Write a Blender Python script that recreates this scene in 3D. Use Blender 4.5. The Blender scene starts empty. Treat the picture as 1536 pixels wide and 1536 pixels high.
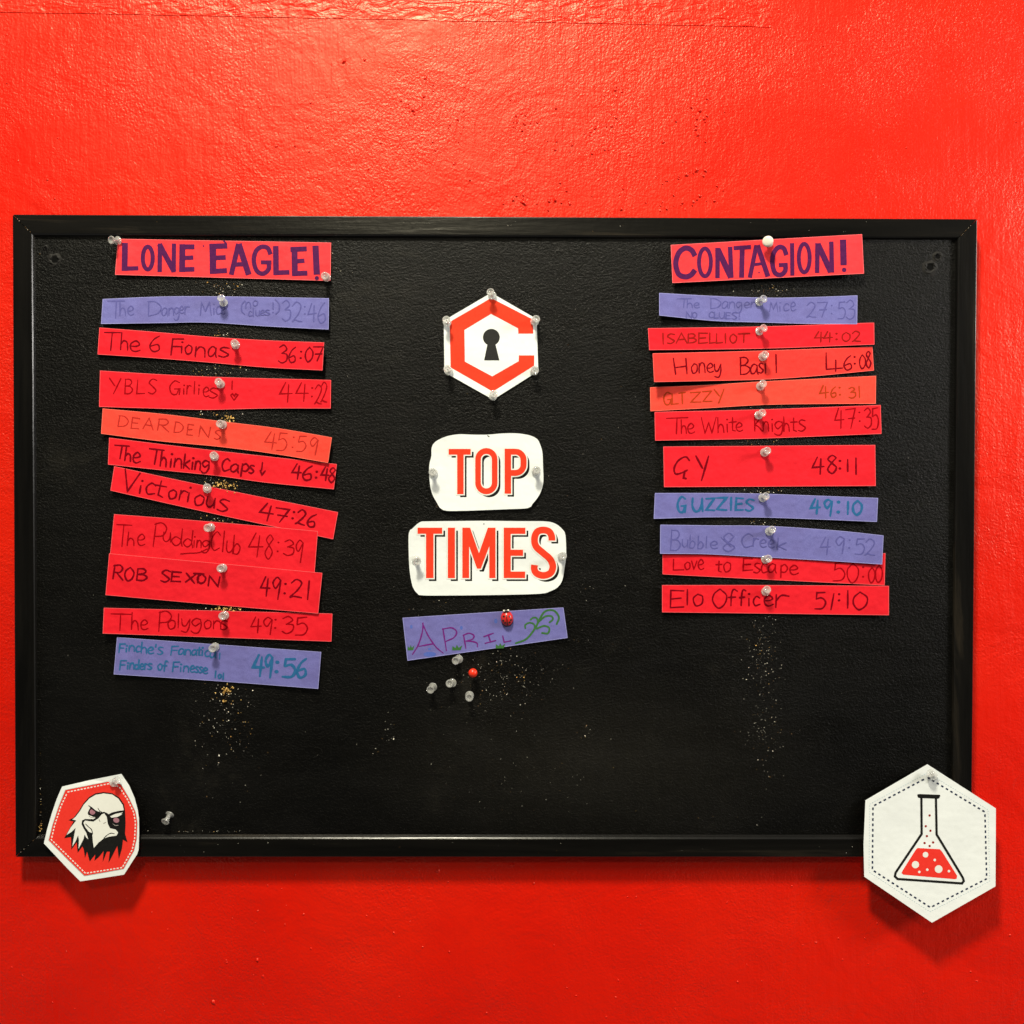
import bpy, bmesh, math, random
from mathutils import Vector, Matrix
from mathutils.geometry import tessellate_polygon

S = bpy.context.scene
COL = S.collection
PX = 0.000625                 # metres per photo pixel on the panel plane (a 90 x 60 cm pinboard)
D = 1450 * PX                 # camera to panel
WALL = -0.0125                # wall surface, measured from the panel front (towards the camera is +)
FRONT = 0.0037                # frame front

# ---------------------------------------------------------------- camera, world, lamps, exposure
cam_d = bpy.data.cameras.new('camera'); cam = bpy.data.objects.new('camera', cam_d); COL.objects.link(cam)
cam.location = (0, -D, 0); cam.rotation_euler = (math.radians(90), 0, 0)
cam_d.sensor_width = 36; cam_d.lens = 18 * 1450 / 768; cam_d.clip_start = 0.01; cam_d.clip_end = 50
S.camera = cam
W = bpy.data.worlds.new('World'); S.world = W; W.use_nodes = True
# the room: pale ceiling, sides and floor, and a dark far end behind the camera
_wn = W.node_tree; _bg = _wn.nodes['Background']
_tc = _wn.nodes.new('ShaderNodeTexCoord'); _sx = _wn.nodes.new('ShaderNodeSeparateXYZ'); _mr = _wn.nodes.new('ShaderNodeMapRange')
_wn.links.new(_tc.outputs['Generated'], _sx.inputs[0]); _wn.links.new(_sx.outputs['Y'], _mr.inputs['Value'])
_mr.inputs['From Min'].default_value = -0.88; _mr.inputs['From Max'].default_value = -0.55
_mr.inputs['To Min'].default_value = 0.008; _mr.inputs['To Max'].default_value = 0.27
_bg.inputs[0].default_value = (1, 0.96, 0.89, 1); _wn.links.new(_mr.outputs[0], _bg.inputs[1])

def lamp(name, loc, size, power, color, target=(0, 0, 0)):
    l = bpy.data.lights.new(name, 'AREA'); l.shape = 'DISK'; l.size = size; l.energy = power; l.color = color
    o = bpy.data.objects.new(name, l); COL.objects.link(o); o.location = loc
    o.rotation_euler = (Vector(target) - Vector(loc)).to_track_quat('-Z', 'Y').to_euler()
    return o
lamp('ceiling_lamp', (-0.31, -1.10, 1.76), 0.28, 60, (1, 0.94, 0.75))
lamp('far_fill_lamp', (-0.40, -3.0, 1.75), 0.36, 16, (1, 0.90, 0.62))  # added fill light, no fitting of the room; evens out the ceiling lamp's falloff
lamp('side_lamp', (1.75, -0.70, 0.55), 0.35, 19, (1.0, 0.96, 0.90))
S.view_settings.view_transform = 'Standard'; S.view_settings.look = 'None'
S.view_settings.exposure = 0.12; S.view_settings.gamma = 1; S.view_settings.use_curve_mapping = False
S.render.engine = 'CYCLES'
S.cycles.caustics_refractive = False; S.cycles.caustics_reflective = False
S.cycles.max_bounces = 10; S.cycles.transmission_bounces = 8
rng = random.Random(7)

# ---------------------------------------------------------------- helpers
def P(px, py, lift=0.0):      # a point of the photograph, on the plane `lift` metres in front of the panel
    k = PX * (D - lift) / D
    return Vector(((px - 768) * k, -lift, (768 - py) * k))

def link(name, me, mat, parent=None):
    o = bpy.data.objects.new(name, me); COL.objects.link(o)
    for m in (mat if isinstance(mat, (list, tuple)) else [mat]): me.materials.append(m)
    if parent is not None: o.parent = parent
    return o

def tag(o, label, cat, group=None):
    o['label'] = label; o['category'] = cat
    if group: o['group'] = group
    return o

def thing(name, loc, label, cat, group=None):
    o = bpy.data.objects.new(name, None); COL.objects.link(o); o.location = loc
    o.empty_display_size = 0.01
    return tag(o, label, cat, group)

def bm_obj(name, bm, mat, parent=None, smooth=False, origin=(0, 0, 0)):
    org = Vector(origin)
    for v in bm.verts: v.co -= org
    me = bpy.data.meshes.new(name); bm.to_mesh(me); bm.free()
    if smooth:
        for p in me.polygons: p.use_smooth = True
    return link(name, me, mat, parent)

# ---------------------------------------------------------------- materials
def new_mat(name, col, rough=0.6, spec=0.5):
    m = bpy.data.materials.new(name); m.use_nodes = True
    nt = m.node_tree; b = nt.nodes['Principled BSDF']
    b.inputs['Base Color'].default_value = (*col, 1); b.inputs['Roughness'].default_value = rough
    b.inputs['Specular IOR Level'].default_value = spec
    return m, nt, b

def nd(nt, t, **kw):
    n = nt.nodes.new(t)
    for k, v in kw.items():
        if hasattr(n, k): setattr(n, k, v)
        else: n.inputs[k].default_value = v
    return n

def noise(nt, scale, detail=3, rough=0.55, stretch=None, dist=0.0):
    tc = nd(nt, 'ShaderNodeTexCoord'); src = tc.outputs['Object']
    if stretch:
        mp = nd(nt, 'ShaderNodeMapping'); mp.inputs['Scale'].default_value = stretch
        nt.links.new(src, mp.inputs['Vector']); src = mp.outputs[0]
    n = nd(nt, 'ShaderNodeTexNoise'); n.inputs['Scale'].default_value = scale
    n.inputs['Detail'].default_value = detail; n.inputs['Roughness'].default_value = rough
    n.inputs['Distortion'].default_value = dist
    nt.links.new(src, n.inputs['Vector'])
    return n.outputs['Fac']

def ramp(nt, fac, stops):
    r = nd(nt, 'ShaderNodeValToRGB')
    els = r.color_ramp.elements
    while len(els) < len(stops): els.new(0.5)
    for e, (p, c) in zip(els, stops): e.position = p; e.color = (*c, 1)
    nt.links.new(fac, r.inputs[0])
    return r.outputs['Color']

def bump(nt, h, strength, dist, prev=None):
    b = nd(nt, 'ShaderNodeBump'); b.inputs['Strength'].default_value = strength; b.inputs['Distance'].default_value = dist
    nt.links.new(h, b.inputs['Height'])
    if prev is not None: nt.links.new(prev, b.inputs['Normal'])
    return b.outputs['Normal']

def wall_mat(wrinkled=False):
    m, nt, b = new_mat('wrinkled_red_wall_paint' if wrinkled else 'red_wall_paint', (0.70, 0.008, 0.0006), 0.38, 0.5)
    b.inputs['Specular Tint'].default_value = (1, 0.90, 0.62, 1)
    big = noise(nt, 5, 4, 0.6)
    nt.links.new(ramp(nt, big, [(0.3, (0.68, 0.005, 0.0003)), (0.5, (0.75, 0.007, 0.0004)), (0.7, (0.80, 0.011, 0.0008))]), b.inputs['Base Color'])
    fine = noise(nt, 400, 2.5, 0.5, (1.15, 1, 1.0), 0.5)
    mid = noise(nt, 70, 2, 0.5)
    patch = noise(nt, 6, 3, 0.6)
    pr = nd(nt, 'ShaderNodeMapRange'); pr.inputs['From Min'].default_value = 0.35; pr.inputs['From Max'].default_value = 0.65
    pr.inputs['To Min'].default_value = 0.18; pr.inputs['To Max'].default_value = 0.80
    nt.links.new(patch, pr.inputs['Value'])
    n = bump(nt, fine, 0.7, 0.0012)
    nt.links.new(pr.outputs[0], n.node.inputs['Strength'])
    n = bump(nt, mid, 0.18, 0.0026, n)
    n = bump(nt, noise(nt, 14, 4, 0.6, None, 1.0), 0.30, 0.006, n)                         # filled and sanded patches
    n = bump(nt, noise(nt, 90, 3, 0.6, (2.2, 1, 0.16), 0.3), 0.24, 0.0016, n)      # faint vertical brush marks
    if wrinkled:
        n = bump(nt, noise(nt, 62, 2, 0.6, (0.75, 1, 1.9), 1.0), 0.6, 0.003, n)
    nt.links.new(n, b.inputs['Normal'])
    r = noise(nt, 9, 2)
    mr = nd(nt, 'ShaderNodeMapRange'); mr.inputs['To Min'].default_value = 0.33; mr.inputs['To Max'].default_value = 0.45
    nt.links.new(r, mr.inputs['Value']); nt.links.new(mr.outputs[0], b.inputs['Roughness'])
    return m
M_WALL = wall_mat(); M_LINING = wall_mat(True)

def panel_mat():
    m, nt, b = new_mat('black_painted_cork', (0.003, 0.003, 0.0025), 0.46, 0.17)
    rub = noise(nt, 7, 7, 0.75, (1, 1, 1.0), 0.6)
    nt.links.new(ramp(nt, rub, [(0.40, (0.0016, 0.0015, 0.0012)), (0.58, (0.003, 0.0028, 0.0023)), (0.72, (0.012, 0.011, 0.0085))]), b.inputs['Base Color'])
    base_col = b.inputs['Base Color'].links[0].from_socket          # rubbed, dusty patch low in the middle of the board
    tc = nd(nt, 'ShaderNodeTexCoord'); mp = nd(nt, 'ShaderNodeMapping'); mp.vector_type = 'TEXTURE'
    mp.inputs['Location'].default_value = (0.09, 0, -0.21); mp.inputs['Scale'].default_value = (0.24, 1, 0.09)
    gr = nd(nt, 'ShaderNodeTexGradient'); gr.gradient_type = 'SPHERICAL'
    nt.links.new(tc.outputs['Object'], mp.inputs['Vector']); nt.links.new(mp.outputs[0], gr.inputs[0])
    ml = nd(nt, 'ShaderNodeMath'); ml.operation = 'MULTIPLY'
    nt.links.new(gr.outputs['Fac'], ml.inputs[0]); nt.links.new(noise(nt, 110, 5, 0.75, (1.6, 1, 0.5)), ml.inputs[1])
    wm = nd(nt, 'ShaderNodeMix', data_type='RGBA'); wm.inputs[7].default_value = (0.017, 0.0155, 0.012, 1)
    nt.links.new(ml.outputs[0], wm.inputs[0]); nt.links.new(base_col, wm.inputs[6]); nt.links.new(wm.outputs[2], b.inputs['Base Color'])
    st = nd(nt, 'ShaderNodeMapRange'); st.inputs['From Min'].default_value = 0.3; st.inputs['From Max'].default_value = 0.7
    st.inputs['To Min'].default_value = 0.28; st.inputs['To Max'].default_value = 0.46
    nt.links.new(noise(nt, 14, 5, 0.65, (0.5, 1, 1.6), 0.6), st.inputs['Value']); nt.links.new(st.outputs[0], b.inputs['Roughness'])
    n = bump(nt, noise(nt, 420, 3, 0.65, (1, 1, 1.2)), 0.65, 0.0012)
    n = bump(nt, noise(nt, 1100, 2, 0.6), 0.6, 0.0006, n)
    n = bump(nt, noise(nt, 60, 3, 0.6, (0.25, 1, 2)), 0.16, 0.0015, n)
    nt.links.new(n, b.inputs['Normal'])
    return m
M_PANEL = panel_mat()

def frame_mat(stretch, nm):
    m, nt, b = new_mat(nm, (0.003, 0.003, 0.0025), 0.26, 0.40)
    g = noise(nt, 60, 5, 0.65, stretch, 0.5)
    nt.links.new(ramp(nt, g, [(0.35, (0.0022, 0.0021, 0.0019)), (0.58, (0.0055, 0.005, 0.0042)), (0.72, (0.024, 0.019, 0.013))]), b.inputs['Base Color'])
    n = bump(nt, noise(nt, 160, 3, 0.6, stretch), 0.35, 0.0006)
    n = bump(nt, noise(nt, 130, 2), 0.2, 0.0005, n)
    nt.links.new(n, b.inputs['Normal'])
    return m
M_FRAME_H = frame_mat((0.07, 1, 1), 'black_painted_wood_across'); M_FRAME_V = frame_mat((1, 1, 0.07), 'black_painted_wood_upright')

def paper_mat(name, a, c, rough=0.62):
    m, nt, b = new_mat(name, a, rough, 0.18)
    f = noise(nt, 1500, 2, 0.6); slow = noise(nt, 22, 3, 0.6)
    mix = nd(nt, 'ShaderNodeMix', data_type='RGBA'); mix.blend_type = 'MULTIPLY'; mix.inputs[0].default_value = 1.0
    nt.links.new(ramp(nt, f, [(0.32, a), (0.68, c)]), mix.inputs[6])
    nt.links.new(ramp(nt, slow, [(0.32, (0.88, 0.82, 0.84) if a[1] < 0.7 else (0.96, 0.96, 0.96)), (0.66, (1, 1, 1))]), mix.inputs[7])
    nt.links.new(mix.outputs[2], b.inputs['Base Color'])
    n = bump(nt, noise(nt, 900, 2), 0.18, 0.0003)
    n = bump(nt, noise(nt, 28, 3, 0.6), 0.22 if a[1] > 0.7 else 0.5, 0.005, n)
    nt.links.new(n, b.inputs['Normal'])
    return m
M_RED = paper_mat('red_craft_paper', (0.80, 0.009, 0.020), (0.88, 0.015, 0.030))
M_CORAL = paper_mat('coral_craft_paper', (0.90, 0.058, 0.036), (0.97, 0.080, 0.050))
M_CORALRED = paper_mat('coral_red_craft_paper', (0.90, 0.034, 0.028), (0.97, 0.050, 0.040))
M_PINK = paper_mat('salmon_red_craft_paper', (0.86, 0.034, 0.044), (0.94, 0.050, 0.060))
M_PURPLE = paper_mat('lilac_craft_paper', (0.145, 0.145, 0.42), (0.195, 0.195, 0.51))
M_WHITE = paper_mat('white_printer_paper', (0.83, 0.87, 0.87), (0.86, 0.90, 0.90), 0.45)

def ink(name, a, c=None, rough=0.5):
    m, nt, b = new_mat(name, a, rough, 0.08)
    f = noise(nt, 420, 5, 0.7)
    c = c or tuple(min(1, x * 1.35 + 0.004) for x in a)
    nt.links.new(ramp(nt, f, [(0.3, a), (0.7, c)]), b.inputs['Base Color'])
    return m
I_VIOLET = ink('violet_marker', (0.055, 0.008, 0.066), (0.105, 0.013, 0.088))
I_GREYBLUE = ink('faded_blue_pen', (0.085, 0.085, 0.29), (0.125, 0.12, 0.36))
I_DKRED = ink('dark_red_pen', (0.26, 0.0, 0.003), (0.36, 0.0005, 0.006))
I_MAROON = ink('maroon_pen', (0.14, 0.0, 0.005), (0.22, 0.0005, 0.008))
I_BROWN = ink('faded_brown_pen', (0.40, 0.018, 0.014), (0.52, 0.028, 0.02))
I_OCHRE = ink('ochre_pen', (0.36, 0.035, 0.006), (0.47, 0.045, 0.01))
I_BRICK = ink('brick_red_pen', (0.26, 0.008, 0.006), (0.34, 0.01, 0.008))
I_TEAL = ink('teal_marker', (0.018, 0.105, 0.27), (0.03, 0.15, 0.33))
I_PLUM = ink('plum_pen', (0.13, 0.012, 0.17), (0.19, 0.02, 0.22))
I_GREEN = ink('green_pen', (0.035, 0.12, 0.035), (0.06, 0.18, 0.055))
I_BLUE = ink('blue_crayon', (0.07, 0.12, 0.46), (0.11, 0.16, 0.5))
I_ORANGE = ink('orange_red_print', (0.82, 0.045, 0.018), (0.90, 0.058, 0.024))
I_SCARLET = ink('scarlet_print', (0.80, 0.036, 0.024), (0.88, 0.046, 0.032))
I_BLACK = ink('black_print', (0.008, 0.008, 0.008), (0.014, 0.014, 0.013))
I_CHAR = ink('charcoal_print', (0.022, 0.022, 0.022), (0.034, 0.034, 0.033))
I_WHITE = ink('white_print', (0.80, 0.81, 0.76), (0.84, 0.85, 0.80))
I_NAVY = ink('navy_print', (0.012, 0.022, 0.06))
I_PALEBLUE = ink('pale_blue_print', (0.50, 0.60, 0.64))
I_MAUVE = ink('mauve_print', (0.33, 0.15, 0.19))
I_GREY = ink('grey_print', (0.30, 0.28, 0.26))

def clear_mat():
    m, nt, b = new_mat('clear_plastic', (1.0, 1.0, 0.96), 0.04, 0.8)
    b.inputs['Transmission Weight'].default_value = 0.62; b.inputs['IOR'].default_value = 1.49
    tr = nt.nodes.new('ShaderNodeBsdfTransparent'); mx = nt.nodes.new('ShaderNodeMixShader'); mx.inputs[0].default_value = 0.42
    nt.links.new(b.outputs[0], mx.inputs[1]); nt.links.new(tr.outputs[0], mx.inputs[2])
    nt.links.new(mx.outputs[0], nt.nodes['Material Output'].inputs['Surface'])
    return m
M_CLEAR = clear_mat()
M_STEEL, _, _b = new_mat('steel', (0.55, 0.55, 0.55), 0.25); _b.inputs['Metallic'].default_value = 1
M_WPLAST, _, _b = new_mat('white_plastic', (0.80, 0.77, 0.66), 0.3)
M_RPLAST, _, _b = new_mat('red_plastic', (0.85, 0.035, 0.01), 0.3)
M_LBRED, _, _b = new_mat('ladybird_red', (0.62, 0.022, 0.018), 0.3)
M_LBBLK, _, _b = new_mat('ladybird_black', (0.012, 0.011, 0.011), 0.3)
M_CREAM, _nt, _b = new_mat('pale_cork_crumb', (0.88, 0.84, 0.72), 0.8)
M_GOLD, _nt, _b = new_mat('torn_cork', (0.50, 0.27, 0.06), 0.85)
_nt.links.new(ramp(_nt, noise(_nt, 700, 3), [(0.35, (0.42, 0.20, 0.03)), (0.65, (0.88, 0.60, 0.20))]), _b.inputs['Base Color'])
M_BROWNC, _nt, _b = new_mat('dark_cork_crumb', (0.30, 0.17, 0.07), 0.85)
M_HOLE, _, _b = new_mat('hole_dark', (0.002, 0.002, 0.002), 0.9, 0.1)

# ---------------------------------------------------------------- drawing on sheets (photo pixels, then warped on to the sheet)
def catmull(pts, step=1.2, closed=False):
    out = []; n = len(pts)
    segs = n if closed else n - 1
    for i in range(segs):
        if closed: p0, p1, p2, p3 = pts[i - 1], pts[i], pts[(i + 1) % n], pts[(i + 2) % n]
        else:
            p1, p2 = pts[i], pts[i + 1]
            p0 = pts[i - 1] if i else (2 * p1[0] - p2[0], 2 * p1[1] - p2[1])
            p3 = pts[i + 2] if i + 2 < n else (2 * p2[0] - p1[0], 2 * p2[1] - p1[1])
        k = max(2, int(math.hypot(p2[0] - p1[0], p2[1] - p1[1]) / step) + 1)
        for j in range(k):
            t = j / k; t2 = t * t; t3 = t2 * t
            out.append(tuple(0.5 * (2 * p1[a] + (p2[a] - p0[a]) * t + (2 * p0[a] - 5 * p1[a] + 4 * p2[a] - p3[a]) * t2
                                    + (3 * p1[a] - p0[a] - 3 * p2[a] + p3[a]) * t3) for a in (0, 1)))
    if not closed: out.append(tuple(pts[-1]))
    return out

def dense(pts, step=3.0, closed=False):
    out = []; n = len(pts)
    for i in range(n if closed else n - 1):
        a, b = pts[i], pts[(i + 1) % n]
        k = max(1, int(math.hypot(b[0] - a[0], b[1] - a[1]) / step))
        out += [(a[0] + (b[0] - a[0]) * j / k, a[1] + (b[1] - a[1]) * j / k) for j in range(k)]
    if not closed: out.append(tuple(pts[-1]))
    return out

def circle(cx, cy, rx, ry=None, n=24, rot=0):
    ry = ry or rx; c, s = math.cos(rot), math.sin(rot)
    return [(cx + rx * math.cos(a) * c - ry * math.sin(a) * s, cy + rx * math.cos(a) * s + ry * math.sin(a) * c)
            for a in (2 * math.pi * i / n for i in range(n))]

class Art:                    # ink shapes in pixel space; z is height above the sheet in millimetres
    def __init__(self): self.v = []; self.f = []; self.ramp = 0.0
    def poly(self, pts, z=0.0, holes=()):
        loops = [list(pts)] + [list(h) for h in holes]
        flat = [p for l in loops for p in l]
        tris = tessellate_polygon([[Vector((p[0], p[1], 0)) for p in l] for l in loops])
        b = len(self.v)
        self.v += [(p[0], p[1], z) for p in flat]
        self.f += [tuple(b + i for i in t) for t in tris]
        return self
    def stroke(self, pts, w, z=0.0, closed=False, cap=True, taper=False):
        q = [pts[0]]
        for p in pts[1:]:
            if math.hypot(p[0] - q[-1][0], p[1] - q[-1][1]) > 0.05: q.append(p)
        if closed and math.hypot(q[0][0] - q[-1][0], q[0][1] - q[-1][1]) < 0.05: q.pop()
        n = len(q)
        if n < 2:
            return self.poly(circle(q[0][0], q[0][1], w * 0.6, n=10), z)
        r = w / 2; b = len(self.v); ph = rng.uniform(0, 6)
        for i in range(n):
            a = q[i - 1] if (i or closed) else q[i]; c = q[(i + 1) % n] if (i < n - 1 or closed) else q[i]
            d1 = Vector((q[i][0] - a[0], q[i][1] - a[1])); d2 = Vector((c[0] - q[i][0], c[1] - q[i][1]))
            if d1.length < 1e-6: d1 = d2
            if d2.length < 1e-6: d2 = d1
            d1.normalize(); d2.normalize(); t = d1 + d2
            if t.length < 0.3: t = d2.copy()
            t.normalize(); nx, ny = -t.y, t.x
            k = min(1.6, 1 / max(0.3, t.dot(d1)))
            rr = r * k
            if taper: rr *= (0.75 + 0.25 * math.sin(math.pi * (i + 0.5) / n)) * (1 + 0.13 * math.sin(i * 0.55 + ph) + 0.09 * math.sin(i * 1.7 + 2 * ph))
            self.ramp += 0.00025; zz = z + self.ramp
            self.v += [(q[i][0] + nx * rr, q[i][1] + ny * rr, zz), (q[i][0], q[i][1], zz + 0.012), (q[i][0] - nx * rr, q[i][1] - ny * rr, zz)]
        for i in range(n if closed else n - 1):
            j = b + 3 * ((i + 1) % n); k = b + 3 * i
            self.f += [(k, k + 1, j + 1, j), (k + 1, k + 2, j + 2, j + 1)]
        if cap and not closed:
            for e, (p, o) in enumerate(((q[0], q[1]), (q[-1], q[-2]))):
                ang = math.atan2(p[1] - o[1], p[0] - o[0]); rr = r * (0.75 if taper else 1)
                base = b if e == 0 else b + 3 * (n - 1)
                zz = self.v[base][2]
                ring = []
                for m in range(1, 6):
                    a = ang - math.pi / 2 + math.pi * m / 6
                    ring.append(len(self.v)); self.v.append((p[0] + rr * math.cos(a), p[1] + rr * math.sin(a), zz))
                # order: side at -90deg first
                s0, s1 = (base, base + 2)
                x0 = self.v[s0]
                if math.hypot(x0[0] - self.v[ring[0]][0], x0[1] - self.v[ring[0]][1]) > math.hypot(x0[0] - self.v[ring[-1]][0], x0[1] - self.v[ring[-1]][1]):
                    s0, s1 = s1, s0
                lst = [s0] + ring + [s1]
                for m in range(len(lst) - 1): self.f.append((base + 1, lst[m], lst[m + 1]))
        return self

def face_out(bm):             # every sheet and mark faces the camera side (-Y)
    bm.normal_update()
    for f in bm.faces:
        if f.normal.y > 0: f.normal_flip()

def bisect_grid(bm, step):
    xs = [v.co.x for v in bm.verts]; ys = [v.co.y for v in bm.verts]
    for ax, lo, hi in ((0, min(xs), max(xs)), (1, min(ys), max(ys))):
        k = math.floor(lo / step) + 1
        while k * step < hi:
            co = [0, 0, 0]; no = [0, 0, 0]; co[ax] = k * step; no[ax] = 1
            bmesh.ops.bisect_plane(bm, geom=bm.verts[:] + bm.edges[:] + bm.faces[:], dist=1e-4, plane_co=co, plane_no=no)
            k += 1

class Sheet:                  # a piece of paper: outline in photo pixels, lift() metres off the panel
    def __init__(self, outline, lift, label, cat, mat, name, group=None, base_px=None, step=10):
        self.lift = lift; self.step = step
        cx = sum(p[0] for p in outline) / len(outline); cy = sum(p[1] for p in outline) / len(outline)
        bp = base_px or (cx, cy)
        self.org = P(bp[0], bp[1], lift(*bp))
        self.root = thing(name, self.org, label, cat, group)
        bm = bmesh.new()
        vs = [bm.verts.new((x, y, 0)) for x, y in outline]
        fc = bm.faces.new(vs)
        if len(outline) > 4: bmesh.ops.triangulate(bm, faces=[fc], ngon_method='BEAUTY')
        bisect_grid(bm, step)
        # thickness
        front = bm.faces[:]; vmap = {}
        bnd = [e for e in bm.edges if len(e.link_faces) == 1]
        for v in list(bm.verts): vmap[v] = bm.verts.new((v.co.x, v.co.y, -0.22))
        for f in front: bm.faces.new([vmap[v] for v in reversed(f.verts)])
        for e in bnd: bm.faces.new((e.verts[0], e.verts[1], vmap[e.verts[1]], vmap[e.verts[0]]))
        for v in bm.verts: v.co = self.warp(v.co.x, v.co.y, v.co.z) - self.org
        bmesh.ops.recalc_face_normals(bm, faces=bm.faces[:])
        self.sheet = bm_obj('sheet', bm, mat, self.root, smooth=False)
    def warp(self, x, y, mm): return P(x, y, self.lift(x, y) + mm * 0.001)
    def draw(self, name, art, mat, z=0.10, parent=None, cut=False):
        bm = bmesh.new()
        vs = [bm.verts.new((x, y, zz + z)) for x, y, zz in art.v]
        for f in art.f:
            if len(set(f)) == len(f):
                try: bm.faces.new([vs[i] for i in f])
                except ValueError: pass
        if cut: bisect_grid(bm, self.step)
        for v in bm.verts: v.co = self.warp(v.co.x, v.co.y, v.co.z) - self.org
        face_out(bm)
        return bm_obj(name, bm, mat, parent or self.root)

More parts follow.
